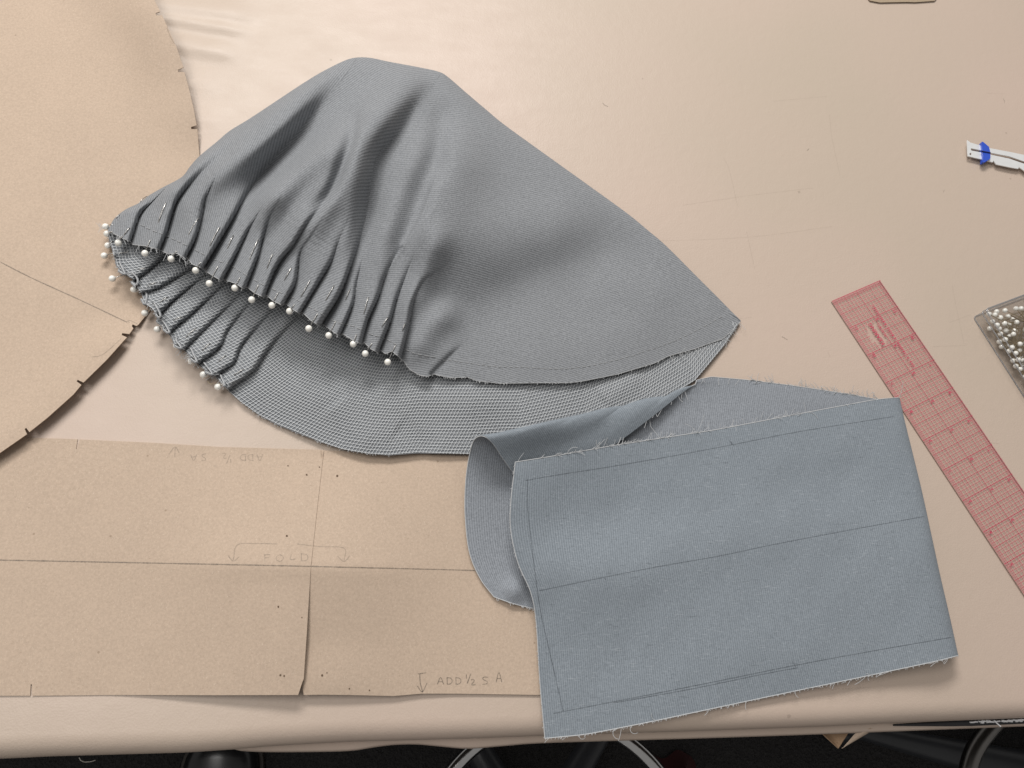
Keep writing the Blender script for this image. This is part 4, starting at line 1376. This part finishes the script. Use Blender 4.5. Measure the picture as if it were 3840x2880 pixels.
fp = frays3(topE[60:230], 60, 8, 34, 0.6, -0.8, 0.35, 0.7, 1.0) + frays3(topE[20:130], 40, 8, 26, 0.75, -0.5, 0.35) + frays3(botE, 150, 3, 10, 0.05, 1, 0.3, 0.3) + frays3(botE, 22, 14, 34, -0.75, 0.6, 0.3, 0.5)
fp += frays3(farE, 90, 8, 38, -0.55, -0.75, 0.45, 0.9) + frays3(botE, 12, 20, 55, -0.6, 0.5, 0.6, 1.4) + frays3(topE, 16, 20, 60, 0.4, -0.8, 0.6, 1.5) + frays3(rollE[110:], 16, 12, 38, -0.4, 0.9, 0.3) + frays3(loE, 26, 4, 14, 0.1, 1, 0.5) + frays3(leftE, 60, 3, 8, -1, 0.1, 0.4)
fp += [P(np.array([2476, 2440, 2436, 2430]) + 0.0, np.array([1645, 1600, 1570, 1575]), 0.010), P(np.array([2612, 2632, 2640]), np.array([1624, 1585, 1555]), 0.010), P(np.array([2975, 2995, 3005, 2990]), np.array([1553, 1545, 1552, 1560]), 0.009), P(np.array([3372, 3380, 3384, 3387]), np.array([1490, 1470, 1450, 1433]), 0.011)]
tv, tf = tubes(fp, 0.00016, 3)
mesh('frayed_threads', tv, tf, THREAD, band, kind='stuff')

# ------------------------------------------------------------------ ruler
IN = 0.0254
Rg = rz(math.radians(-19.7))[:2, :2]
RO = Rg @ np.array([0.219, 0.371])
RA = math.radians(-45.61 - 19.7)
RD = np.array([math.cos(RA), math.sin(RA)]); RN = np.array([-RD[1], RD[0]])
ruler = empty('ruler', (RO[0], RO[1], 0), 'clear see-through ruler with red grid lines partly under the folded band', 'ruler')


def rl(a, b, z):
    q = RO + RD * a * IN + RN * b * IN
    return (q[0], q[1], z)


ZR = 0.0014
# bevelled acrylic slab
L_, W_ = 18.0, 2.0
sec = [(0.0, 0.0003), (0.012, ZR), (W_ - 0.012, ZR), (W_, 0.0003)]
V, Fc = [], []
na = 40
for i in range(na + 1):
    a = L_ * i / na
    for b, z in sec: V.append(rl(a, b, z))
for i in range(na):
    for j in range(3):
        Fc.append((i * 4 + j, i * 4 + 4 + j, i * 4 + 5 + j, i * 4 + 1 + j))
Fc.append((0, 1, 2, 3))
mesh('acrylic_slab', V, Fc, ACRYL, ruler, smooth=False)
ev, ef = tubes([np.array([rl(a, 0.004, 0.0006) for a in np.linspace(0, L_, 60)]), np.array([rl(a, W_ - 0.004, 0.0006) for a in np.linspace(0, L_, 60)])], 0.0003, 4)
mesh('slab_edge', ev, ef, EDGE, ruler)
quads_t, quads = [], []


def in_oval(a, b):
    return ((a - 1.52) / 0.42) ** 2 + ((b - 0.73) / 0.26) ** 2 < 1


def line(a0, b0, a1, b1, w, blank=True):
    n = 96 if blank else 1
    run = None
    for k in range(n + 1):
        t = k / n
        a, b = a0 + (a1 - a0) * t, b0 + (b1 - b0) * t
        hid = blank and in_oval(a, b)
        if run is None and not hid: run = (a, b)
        if run is not None and (hid or k == n):
            p = np.array(run); q = np.array((a, b))
            d = q - p
            if np.hypot(*d) > 1e-3:
                m = np.array([-d[1], d[0]]) / np.hypot(*d) * w / 2 / 25.4
                quads.append([rl(*(p - m), ZR + 0.0001), rl(*(q - m), ZR + 0.0001), rl(*(q + m), ZR + 0.0001), rl(*(p + m), ZR + 0.0001)])
            run = None


for k in range(1, 16):
    b = k / 8
    w = 0.42 if k == 8 else (0.34 if k % 4 == 0 else 0.26)
    line(0, b, 2.5, b, w, True)
    line(2.5, b, L_, b, w, False)
for k in range(0, int(L_ * 8) + 1):
    a = k / 8
    w = 0.50 if k % 8 == 0 else (0.38 if k % 4 == 0 else 0.26)
    line(a, 0.0 if k % 2 == 0 else 0.0, a, W_, w, a < 2.2)
for k in range(0, int(L_ * 32)):
    a = k / 32
    if k % 4 == 0: continue
    ln = 0.125 if k % 2 == 0 else 0.07
    line(a, 0, a, ln, 0.11, False)
    line(a, W_, a, W_ - ln, 0.11, False)
for k in range(1, 64):
    if k % 4: line(0, k / 32, 0.11, k / 32, 0.11, False)
q = np.array(quads).reshape(-1, 3)
mesh('grid_lines', q, np.arange(len(q)).reshape(-1, 4), RED, ruler, smooth=False)
# pale pink print strips: small print, number tiles, scale margins
pq = []


def tile(a0, b0, a1, b1, z=ZR + 0.00006):
    pq.append([rl(a0, b0, z), rl(a1, b0, z), rl(a1, b1, z), rl(a0, b1, z)])


tile(0, 0.0, L_, 0.125); tile(0, W_ - 0.125, L_, W_); tile(0, 0.125, 0.11, W_ - 0.125)
tile(0.62, 1.16, 3.0, 1.25, ZR + 0.00012)
for k in range(1, 16):
    for b in (0.16, 1.02, W_ - 0.27):
        tile(k + 0.02, b, k + 0.17, b + 0.12, ZR + 0.00012)
q = np.array(pq).reshape(-1, 3)
mesh('pink_print', q, np.arange(len(q)).reshape(-1, 4), PINK, ruler, smooth=False)
# small illegible print along the strip
sm = []
a = 0.66
while a < 2.95:
    ln = rng.uniform(0.02, 0.05)
    if rng.random() > 0.15: sm.append([rl(a, 1.175, ZR + .00016), rl(a + ln, 1.175, ZR + .00016), rl(a + ln, 1.235, ZR + .00016), rl(a, 1.235, ZR + .00016)])
    a += ln + rng.uniform(0.02, 0.05)
for k in range(9):
    a = 1.28 + k * 0.05
    sm.append([rl(a, 0.93, ZR + .00016), rl(a + 0.03, 0.93, ZR + .00016), rl(a + 0.03, 0.95 + 0.02 * (k % 3), ZR + .00016), rl(a, 0.95 + 0.02 * (k % 3), ZR + .00016)])
q = np.array(sm).reshape(-1, 3)
mesh('small_print', q, np.arange(len(q)).reshape(-1, 4), RED, ruler, smooth=False, kind='stuff')


def text_mesh(txt, size, bold=0.0):
    cu = bpy.data.curves.new('t', 'FONT')
    cu.body = txt
    cu.size = size
    cu.align_x = 'CENTER'; cu.align_y = 'CENTER'
    cu.offset = bold
    ob = bpy.data.objects.new('t', cu)
    sc.collection.objects.link(ob)
    dg = bpy.context.evaluated_depsgraph_get()
    me = bpy.data.meshes.new_from_object(ob.evaluated_get(dg))
    bpy.data.objects.remove(ob); bpy.data.curves.remove(cu)
    me.materials.clear()
    return me


xd = -RD; yd = np.array([-xd[1], xd[0]])


def put_text(name, txt, a, b, size, bold, parent):
    me = text_mesh(txt, size, bold)
    for v_ in me.vertices:
        q = np.array(rl(a, b, 0)[:2]) + xd * v_.co.x + yd * v_.co.y
        v_.co = (q[0], q[1], ZR + 0.00018)
    me.name = name
    return link(name, me, parent, [RED])


for k in range(1, 16):
    lab = 12 - k
    if lab > 0:
        put_text('number', str(lab), k + 0.10, 0.22, 0.0034, 0.00012, ruler)
        put_text('number', str(lab), k + 0.10, W_ - 0.21, 0.0034, 0.00012, ruler)
    put_text('number', str(abs(6 - k)), k + 0.10, 1.08, 0.0034, 0.00012, ruler)
put_text('maker_name', 'KEARING', 1.52, 0.73, 0.0049, 0.00010, ruler)

# ------------------------------------------------------------------ sliding seam gauge
gauge = empty('sewing_gauge', P(3740, 580, 0), 'silver metal sewing gauge with blue slider by the right edge', 'gauge')


def g8(x, y): return (3500 + .1537 * x, 450 + .1537 * y)


ol = [g8(*p) for p in ((825, 490), (870, 520), (905, 550), (1180, 630), (1400, 690), (1930, 790), (2212, 850), (3300, 1100), (3400, 1500), (2800, 1400), (2780, 1360), (2720, 1340), (2700, 1385), (2250, 1262), (2180, 1210), (2090, 1150), (2070, 1190), (1900, 1160), (1530, 1080), (1465, 985), (1450, 1030), (1180, 960), (845, 880), (835, 800))]
slot = [g8(*p) for p in ((920, 690), (1150, 735), (1400, 800), (1850, 885), (2212, 1010), (3100, 1240), (3100, 1300), (2212, 1065), (1850, 940), (1400, 845), (1150, 785), (930, 745), (915, 715))]
hc = g8(908, 828)
hole = [(hc[0] + 4.0 * math.cos(a), hc[1] + 4.6 * math.sin(a)) for a in np.linspace(0, 2 * math.pi, 11)[:-1]]


def plate(name, rings, z, th, mat, parent):
    pts, edges = [], []
    for r in rings:
        o0 = len(pts)
        pts += r
        edges += [(o0 + i, o0 + (i + 1) % len(r)) for i in range(len(r))]
    w = P(np.array(pts)[:, 0], np.array(pts)[:, 1], z)
    r = geometry.delaunay_2d_cdt([Vector((a[0] * 10, a[1] * 10)) for a in w], edges, [], 1, 1e-7)
    V = np.array([(v.x / 10, v.y / 10, z) for v in r[0]])
    tri = np.array([tuple(t) for t in r[2]])
    cen = V[tri].mean(1)[:, :2]
    keep, o0 = np.ones(len(tri), bool), 0
    for n_r, ring in enumerate(rings):
        ins = inside(cen, w[o0:o0 + len(ring), :2]); o0 += len(ring)
        keep &= ins if n_r == 0 else ~ins
    return mesh(name, V, tri[keep], mat, parent, smooth=False, solid=th)


plate('gauge_blade', [ol, slot, hole], 0.0042, 0.0008, ALU, gauge)
sl = [g8(*p) for p in ((1190, 525), (1225, 540), (1360, 655), (1392, 790), (1392, 940), (1300, 1000), (1250, 1030), (1205, 1030), (1218, 900), (1200, 740), (1182, 560))]
so = plate('slider', [sl], 0.0062, 0.0035, BLUE, gauge)
m_ = so.modifiers.new('soft', 'BEVEL'); m_.width = 0.0004; m_.segments = 2
gv, gf = tubes([P(np.array([3681, 3714.]), np.array([567, 573.]), 0.0066)], 0.0006, 6)
mesh('slider_groove', gv, gf, mat_plain('dark_blue', (0.01, 0.015, 0.09), 0.5), so)

# ------------------------------------------------------------------ clear pin box
BP = P(3647, 1189, 0)
ba = math.radians(-69.05)
E1 = np.array([math.cos(ba), math.sin(ba)]); E2 = np.array([-E1[1], E1[0]])
BH, B1, B2 = 0.0150, 0.092, 0.062
pbox = empty('pin_box', BP, 'clear plastic box full of white-headed pins at the right edge', 'box')


def bx(a, b, z):
    q = BP[:2] + E1 * a + E2 * b
    return (q[0], q[1], z)


def rect_ring(ins, r, n=5):
    pts = []
    for cx, cy, a0 in ((ins + r, ins + r, 180), (B1 - ins - r, ins + r, 270), (B1 - ins - r, B2 - ins - r, 0), (ins + r, B2 - ins - r, 90)):
        for k in range(n):
            a = math.radians(a0 + 90 * k / (n - 1))
            pts.append((cx + r * math.cos(a), cy + r * math.sin(a)))
    return pts


def ring_strip(rings):
    V, Fc = [], []
    n = len(rings[0][0])
    for pts, z in rings: V += [bx(a, b, z) for a, b in pts]
    for k in range(len(rings) - 1):
        for i in range(n): Fc.append((k * n + i, k * n + (i + 1) % n, k * n + n + (i + 1) % n, k * n + n + i))
    return V, Fc, n


V, Fc, n = ring_strip([(rect_ring(0.0, 0.003), 0.0004), (rect_ring(0.0, 0.003), BH * 0.66), (rect_ring(0.0012, 0.002), BH * 0.66), (rect_ring(0.0012, 0.002), 0.0014)])
Fc.append(tuple(range(n))[::-1]); Fc.append(tuple(range(3 * n, 4 * n)))
mesh('box_base', V, Fc, CLEAR, pbox, smooth=False)
V, Fc, n = ring_strip([(rect_ring(0.0, 0.003), BH * 0.68), (rect_ring(0.0, 0.003), BH - 0.0008), (rect_ring(0.0008, 0.003), BH)])
Fc.append(tuple(range(2 * n, 3 * n)))
mesh('lid', V, Fc, CLEAR, pbox, smooth=False)
rims = []
for ins, z in ((0.0002, 0.0006), (0.0002, BH - 0.0003), (0.0001, BH * 0.67)):
    r = rect_ring(ins, 0.003); r.append(r[0])
    rims.append(np.array([bx(a, b, z) for a, b in r]))
tv, tf = tubes(rims, 0.0005, 6)
mesh('rim', tv, tf, CLEAR_E, pbox)
# loose pins inside
bh_me = head_me.copy()
for v_ in bh_me.vertices: v_.co = v_.co * 0.84
nv_, nf_ = lathe([(0.0, 0.0), (0.00034, 0.001), (0.00034, 0.030), (0.0, 0.034)], 6)
need_me = bpy.data.meshes.new('pin_needle')
need_me.from_pydata([tuple(v) for v in nv_], [], nf_)
need_me.materials.append(mat_plain('brassy_pin_steel', (0.42, 0.34, 0.22), 0.35, 0.9))
spots = []
tries = 0
while len(spots) < 100 and tries < 6000:
    tries += 1
    a, b = rng.uniform(0.0038, 0.080), rng.uniform(0.0036, 0.052)
    if rng.random() < 0.45: b = rng.uniform(0.0036, 0.016)
    z = 0.0038 + rng.uniform(0, 0.0068)
    if all((a - p[0]) ** 2 + (b - p[1]) ** 2 + (z - p[2]) ** 2 > 0.0041 ** 2 for p in spots):
        # shaft direction must stay inside the box
        for _ in range(40):
            an = rng.uniform(0, 2 * math.pi); el = rng.normal(0, 0.05)
            a2, b2, z2 = a + 0.034 * math.cos(an), b + 0.034 * math.sin(an), z + 0.034 * math.sin(el)
            if 0.002 < a2 < B1 - 0.002 and 0.002 < b2 < B2 - 0.002 and 0.0018 < z2 < BH - 0.0016:
                spots.append((a, b, z, an, el)); break
for a, b, z, an, el in spots:
    o = empty('boxed_pin', bx(a, b, z), 'white ball-head pin lying loose inside the clear plastic box', 'pin', 'pins in the clear box')
    d = Vector((*(E1 * math.cos(an) + E2 * math.sin(an)) * math.cos(el), math.sin(el)))
    h_ = bpy.data.objects.new('head', bh_me); sc.collection.objects.link(h_); h_.parent = o
    n_ = bpy.data.objects.new('needle', need_me); sc.collection.objects.link(n_); n_.parent = o
    n_.rotation_euler = d.to_track_quat('Z', 'Y').to_euler()

# ------------------------------------------------------------------ things below the table edge
flap = empty('paper_flap', P(3160, 2760, -0.03), 'torn brown paper corner folded and hanging under the table front edge', 'paper')
pa, pb, pc, pd = P(3066, 2735, -0.026), P(3144, 2806, -0.034), P(3290, 2735, -0.026), P(3190, 2735, -0.032)
q = []
for t in np.linspace(0, 1, 12):
    rowp = []
    for s in np.linspace(0, 1, 12):
        top = pa * (1 - s) + pd * s
        rowp.append(top * (1 - t) + pb * t + np.array([0, 0, -0.008 * math.sin(math.pi * s) * (1 - t)]))
    q.append(rowp)
mesh('inner_fold', np.array(q), grid_faces(12, 12), KRAFT_D, flap, solid=0.0004)
q = []
for t in np.linspace(0, 1, 12):
    rowp = []
    for s in np.linspace(0, 1, 12):
        top = P(3222 * (1 - s) + 3285 * s, 2732, -0.022)
        low = pb * 1.0 + np.array([0.001, 0, 0.003])
        rowp.append(top * (1 - t) + low * t + np.array([0, 0, 0.003 * math.sin(math.pi * s) * (1 - t)]))
    q.append(rowp)
mesh('outer_fold', np.array(q), grid_faces(12, 12), KRAFT, flap, solid=0.0004)


def torus_arc(c, R_, r, a0, a1, n=90, sides=12):
    an = np.linspace(math.radians(a0), math.radians(a1), n)
    p = np.stack([c[0] + R_ * np.cos(an), c[1] + R_ * np.sin(an), np.full(n, c[2])], 1)
    return tubes([p], r, sides)


# stool base with chrome foot ring
zr = -0.58
pl, pr_, = P(1740, 2840, zr), P(2425, 2840, zr)
ptop = P(2075, 2690, zr)
ax_, ay_, bx_, by_, cx_, cy_ = pl[0], pl[1], pr_[0], pr_[1], ptop[0], ptop[1]
dd = 2 * (ax_ * (by_ - cy_) + bx_ * (cy_ - ay_) + cx_ * (ay_ - by_))
ux = ((ax_ ** 2 + ay_ ** 2) * (by_ - cy_) + (bx_ ** 2 + by_ ** 2) * (cy_ - ay_) + (cx_ ** 2 + cy_ ** 2) * (ay_ - by_)) / dd
uy = ((ax_ ** 2 + ay_ ** 2) * (cx_ - bx_) + (bx_ ** 2 + by_ ** 2) * (ax_ - cx_) + (cx_ ** 2 + cy_ ** 2) * (bx_ - ax_)) / dd
rad = math.hypot(ax_ - ux, ay_ - uy)


def star_base(o, c, a_list, L, w0, w1, z0=-0.80):
    for a in a_list:
        d = np.array([math.cos(a), math.sin(a)]); n_ = np.array([-d[1], d[0]])
        V, prof_ = [], [(-1, 0), (-0.75, 0.75), (-0.3, 1.0), (0.3, 1.0), (0.75, 0.75), (1, 0)]
        for t in np.linspace(0, 1, 14):
            w = w0 * (1 - t) + w1 * t; h = 0.032 * (1 - 0.5 * t)
            zz = z0 + 0.03 * (1 - t) ** 1.5
            for u, k in prof_:
                p = c[:2] + d * (0.02 + L * t) + n_ * u * w
                V.append((p[0], p[1], zz + h * k))
        mesh('leg', V, grid_faces(14, 6), BLACKP, o)
        e = c[:2] + d * (L + 0.01)
        vv_, ff_ = lathe([(0, -0.028), (0.022, -0.026), (0.025, 0.0), (0.022, 0.018), (0, 0.022)], 16)
        mesh('caster', vv_[:, [2, 0, 1]] * np.array([1, 1, 1]) + np.array([e[0], e[1], -0.824]), ff_, BLACKP, o)


stool = empty('stool_base', (ux, uy, -0.85), 'stool base with bright chrome foot ring in the dark below the table', 'stool')
v, f = torus_arc((ux, uy, zr), rad, 0.0095, 0, 360, 140)
mesh('foot_ring', v, f, CHROME, stool)
vv_, ff_ = lathe([(0.0, -0.80), (0.03, -0.80), (0.028, zr), (0.02, zr + 0.02), (0.0, zr + 0.02)], 20)
mesh('post', vv_ + np.array([ux, uy, 0]), ff_, BLACKP, stool)
sp_ = [np.array([(ux, uy, zr), (ux + rad * math.cos(a), uy + rad * math.sin(a), zr)]) for a in (0.4, 2.5, 4.6)]
for s_ in sp_:
    v, f = tubes([s_], 0.006, 10)
    mesh('spoke', v, f, CHROME, stool)
star_base(stool, np.array([ux, uy]), [2.15 + k * 2 * math.pi / 5 for k in range(5)], 0.22, 0.026, 0.017)

c0 = P(3990, 2925, -0.80); tipp = P(3200, 2735, -0.80)
chair = empty('chair_base', (c0[0], c0[1], -0.85), 'black office chair base leg crossing the floor at the lower right corner', 'chair')
a0 = math.atan2(tipp[1] - c0[1], tipp[0] - c0[0])
star_base(chair, c0[:2], [a0 + k * 2 * math.pi / 5 for k in range(5)], float(np.linalg.norm(tipp[:2] - c0[:2])), 0.034, 0.012)
arc = cr([P(3770, 2670, -0.60), P(3708, 2738, -0.60), P(3668, 2790, -0.60), P(3640, 2850, -0.60), P(3625, 2930, -0.60), P(3640, 3010, -0.60)], 50)
v, f = tubes([arc], 0.012, 12)
mesh('foot_ring', v, f, mat_plain('dull_chrome', (0.22, 0.21, 0.20), 0.3, 1.0), chair)
vv_, ff_ = lathe([(0.0, -0.80), (0.034, -0.80), (0.03, -0.5), (0.0, -0.5)], 20)
mesh('post', vv_ + np.array([c0[0], c0[1], 0]), ff_, BLACKP, chair)

# shoe
sp0 = P(822, 2790, -0.80)
shoe = empty('shoe', (sp0[0], sp0[1] - 0.1, -0.85), 'glossy black shoe on the dark carpet below the table edge', 'shoe')
V = []
NS, NC = 30, 24
for i in range(NS):
    t = i / (NS - 1)
    wdt = 0.056 * (1 - (1 - min(1, t / 0.22)) ** 2.2) ** 0.5 * (1 - 0.22 * sstep((t - 0.3) / 0.35) + 0.02 * t)
    if t > 0.86: wdt *= math.sqrt(max(0.02, 1 - ((t - 0.86) / 0.14) ** 2))
    hgt = 0.040 * (1 - (1 - min(1, t / 0.12)) ** 2) ** 0.5 + 0.055 * sstep((t - 0.30) / 0.4)
    for k in range(NC):
        a = 2 * math.pi * k / NC
        ca, sa = math.cos(a), math.sin(a)
        zz = -0.838 + (hgt * abs(sa) ** 0.8 if sa > 0 else 0.0)
        V.append((sp0[0] + wdt * np.sign(ca) * abs(ca) ** 0.75, sp0[1] + 0.02 - 0.29 * t, zz))
Fc = []
for i in range(NS - 1):
    for k in range(NC): Fc.append((i * NC + k, i * NC + (k + 1) % NC, (i + 1) * NC + (k + 1) % NC, (i + 1) * NC + k))
mesh('upper', V, Fc, LEATHER, shoe)
V = []
for z in (-0.85, -0.838):
    for i in range(NS):
        t = i / (NS - 1)
        wdt = 0.060 * (1 - (1 - min(1, t / 0.22)) ** 2.2) ** 0.5 * (1 - 0.22 * sstep((t - 0.3) / 0.35) + 0.02 * t) + 0.001
        V += [(sp0[0] - wdt, sp0[1] + 0.023 - 0.292 * t, z), (sp0[0] + wdt, sp0[1] + 0.023 - 0.292 * t, z)]
Fc = []
for i in range(NS - 1):
    b_ = 2 * i; u_ = 2 * NS + 2 * i
    Fc += [(b_, b_ + 1, b_ + 3, b_ + 2), (u_, u_ + 2, u_ + 3, u_ + 1), (b_, b_ + 2, u_ + 2, u_), (b_ + 1, u_ + 1, u_ + 3, b_ + 3)]
mesh('sole', V, Fc, SOLE, shoe, smooth=False)

# dark red cloth crumpled on the floor
rc = P(2520, 2875, -0.84)
n_ = 26
uu, ww = np.meshgrid(np.linspace(-1, 1, n_), np.linspace(-1, 1, n_), indexing='ij')
zz = 0.012 + 0.02 * np.exp(-(uu ** 2 + ww ** 2) * 1.5) * (1 + 0.5 * np.sin(5 * uu + 2 * ww)) * 1.0
o = mesh('red_cloth', np.stack([rc[0] + 0.035 * uu + 0.008 * np.sin(3 * ww), rc[1] - 0.012 + 0.03 * ww + 0.006 * np.sin(4 * uu), -0.85 + zz * np.clip(1.25 - np.maximum(abs(uu), abs(ww)), 0.1, 1)], -1), grid_faces(n_, n_), DARKRED, solid=0.002)
tag(o, 'dark red crumpled cloth on the floor inside the chrome ring', 'cloth')
lt = cr([(297, 2841), (303, 2851), (317, 2857), (340, 2856), (358, 2851)], 20)
tv, tf = tubes([P(lt[:, 0], lt[:, 1], -0.838)], 0.0007, 5)
o = mesh('floor_thread', tv, tf, mat_plain('pale_thread', (0.6, 0.56, 0.5), 0.8))
tag(o, 'pale curved thread lying on the dark carpet at lower left', 'thread')
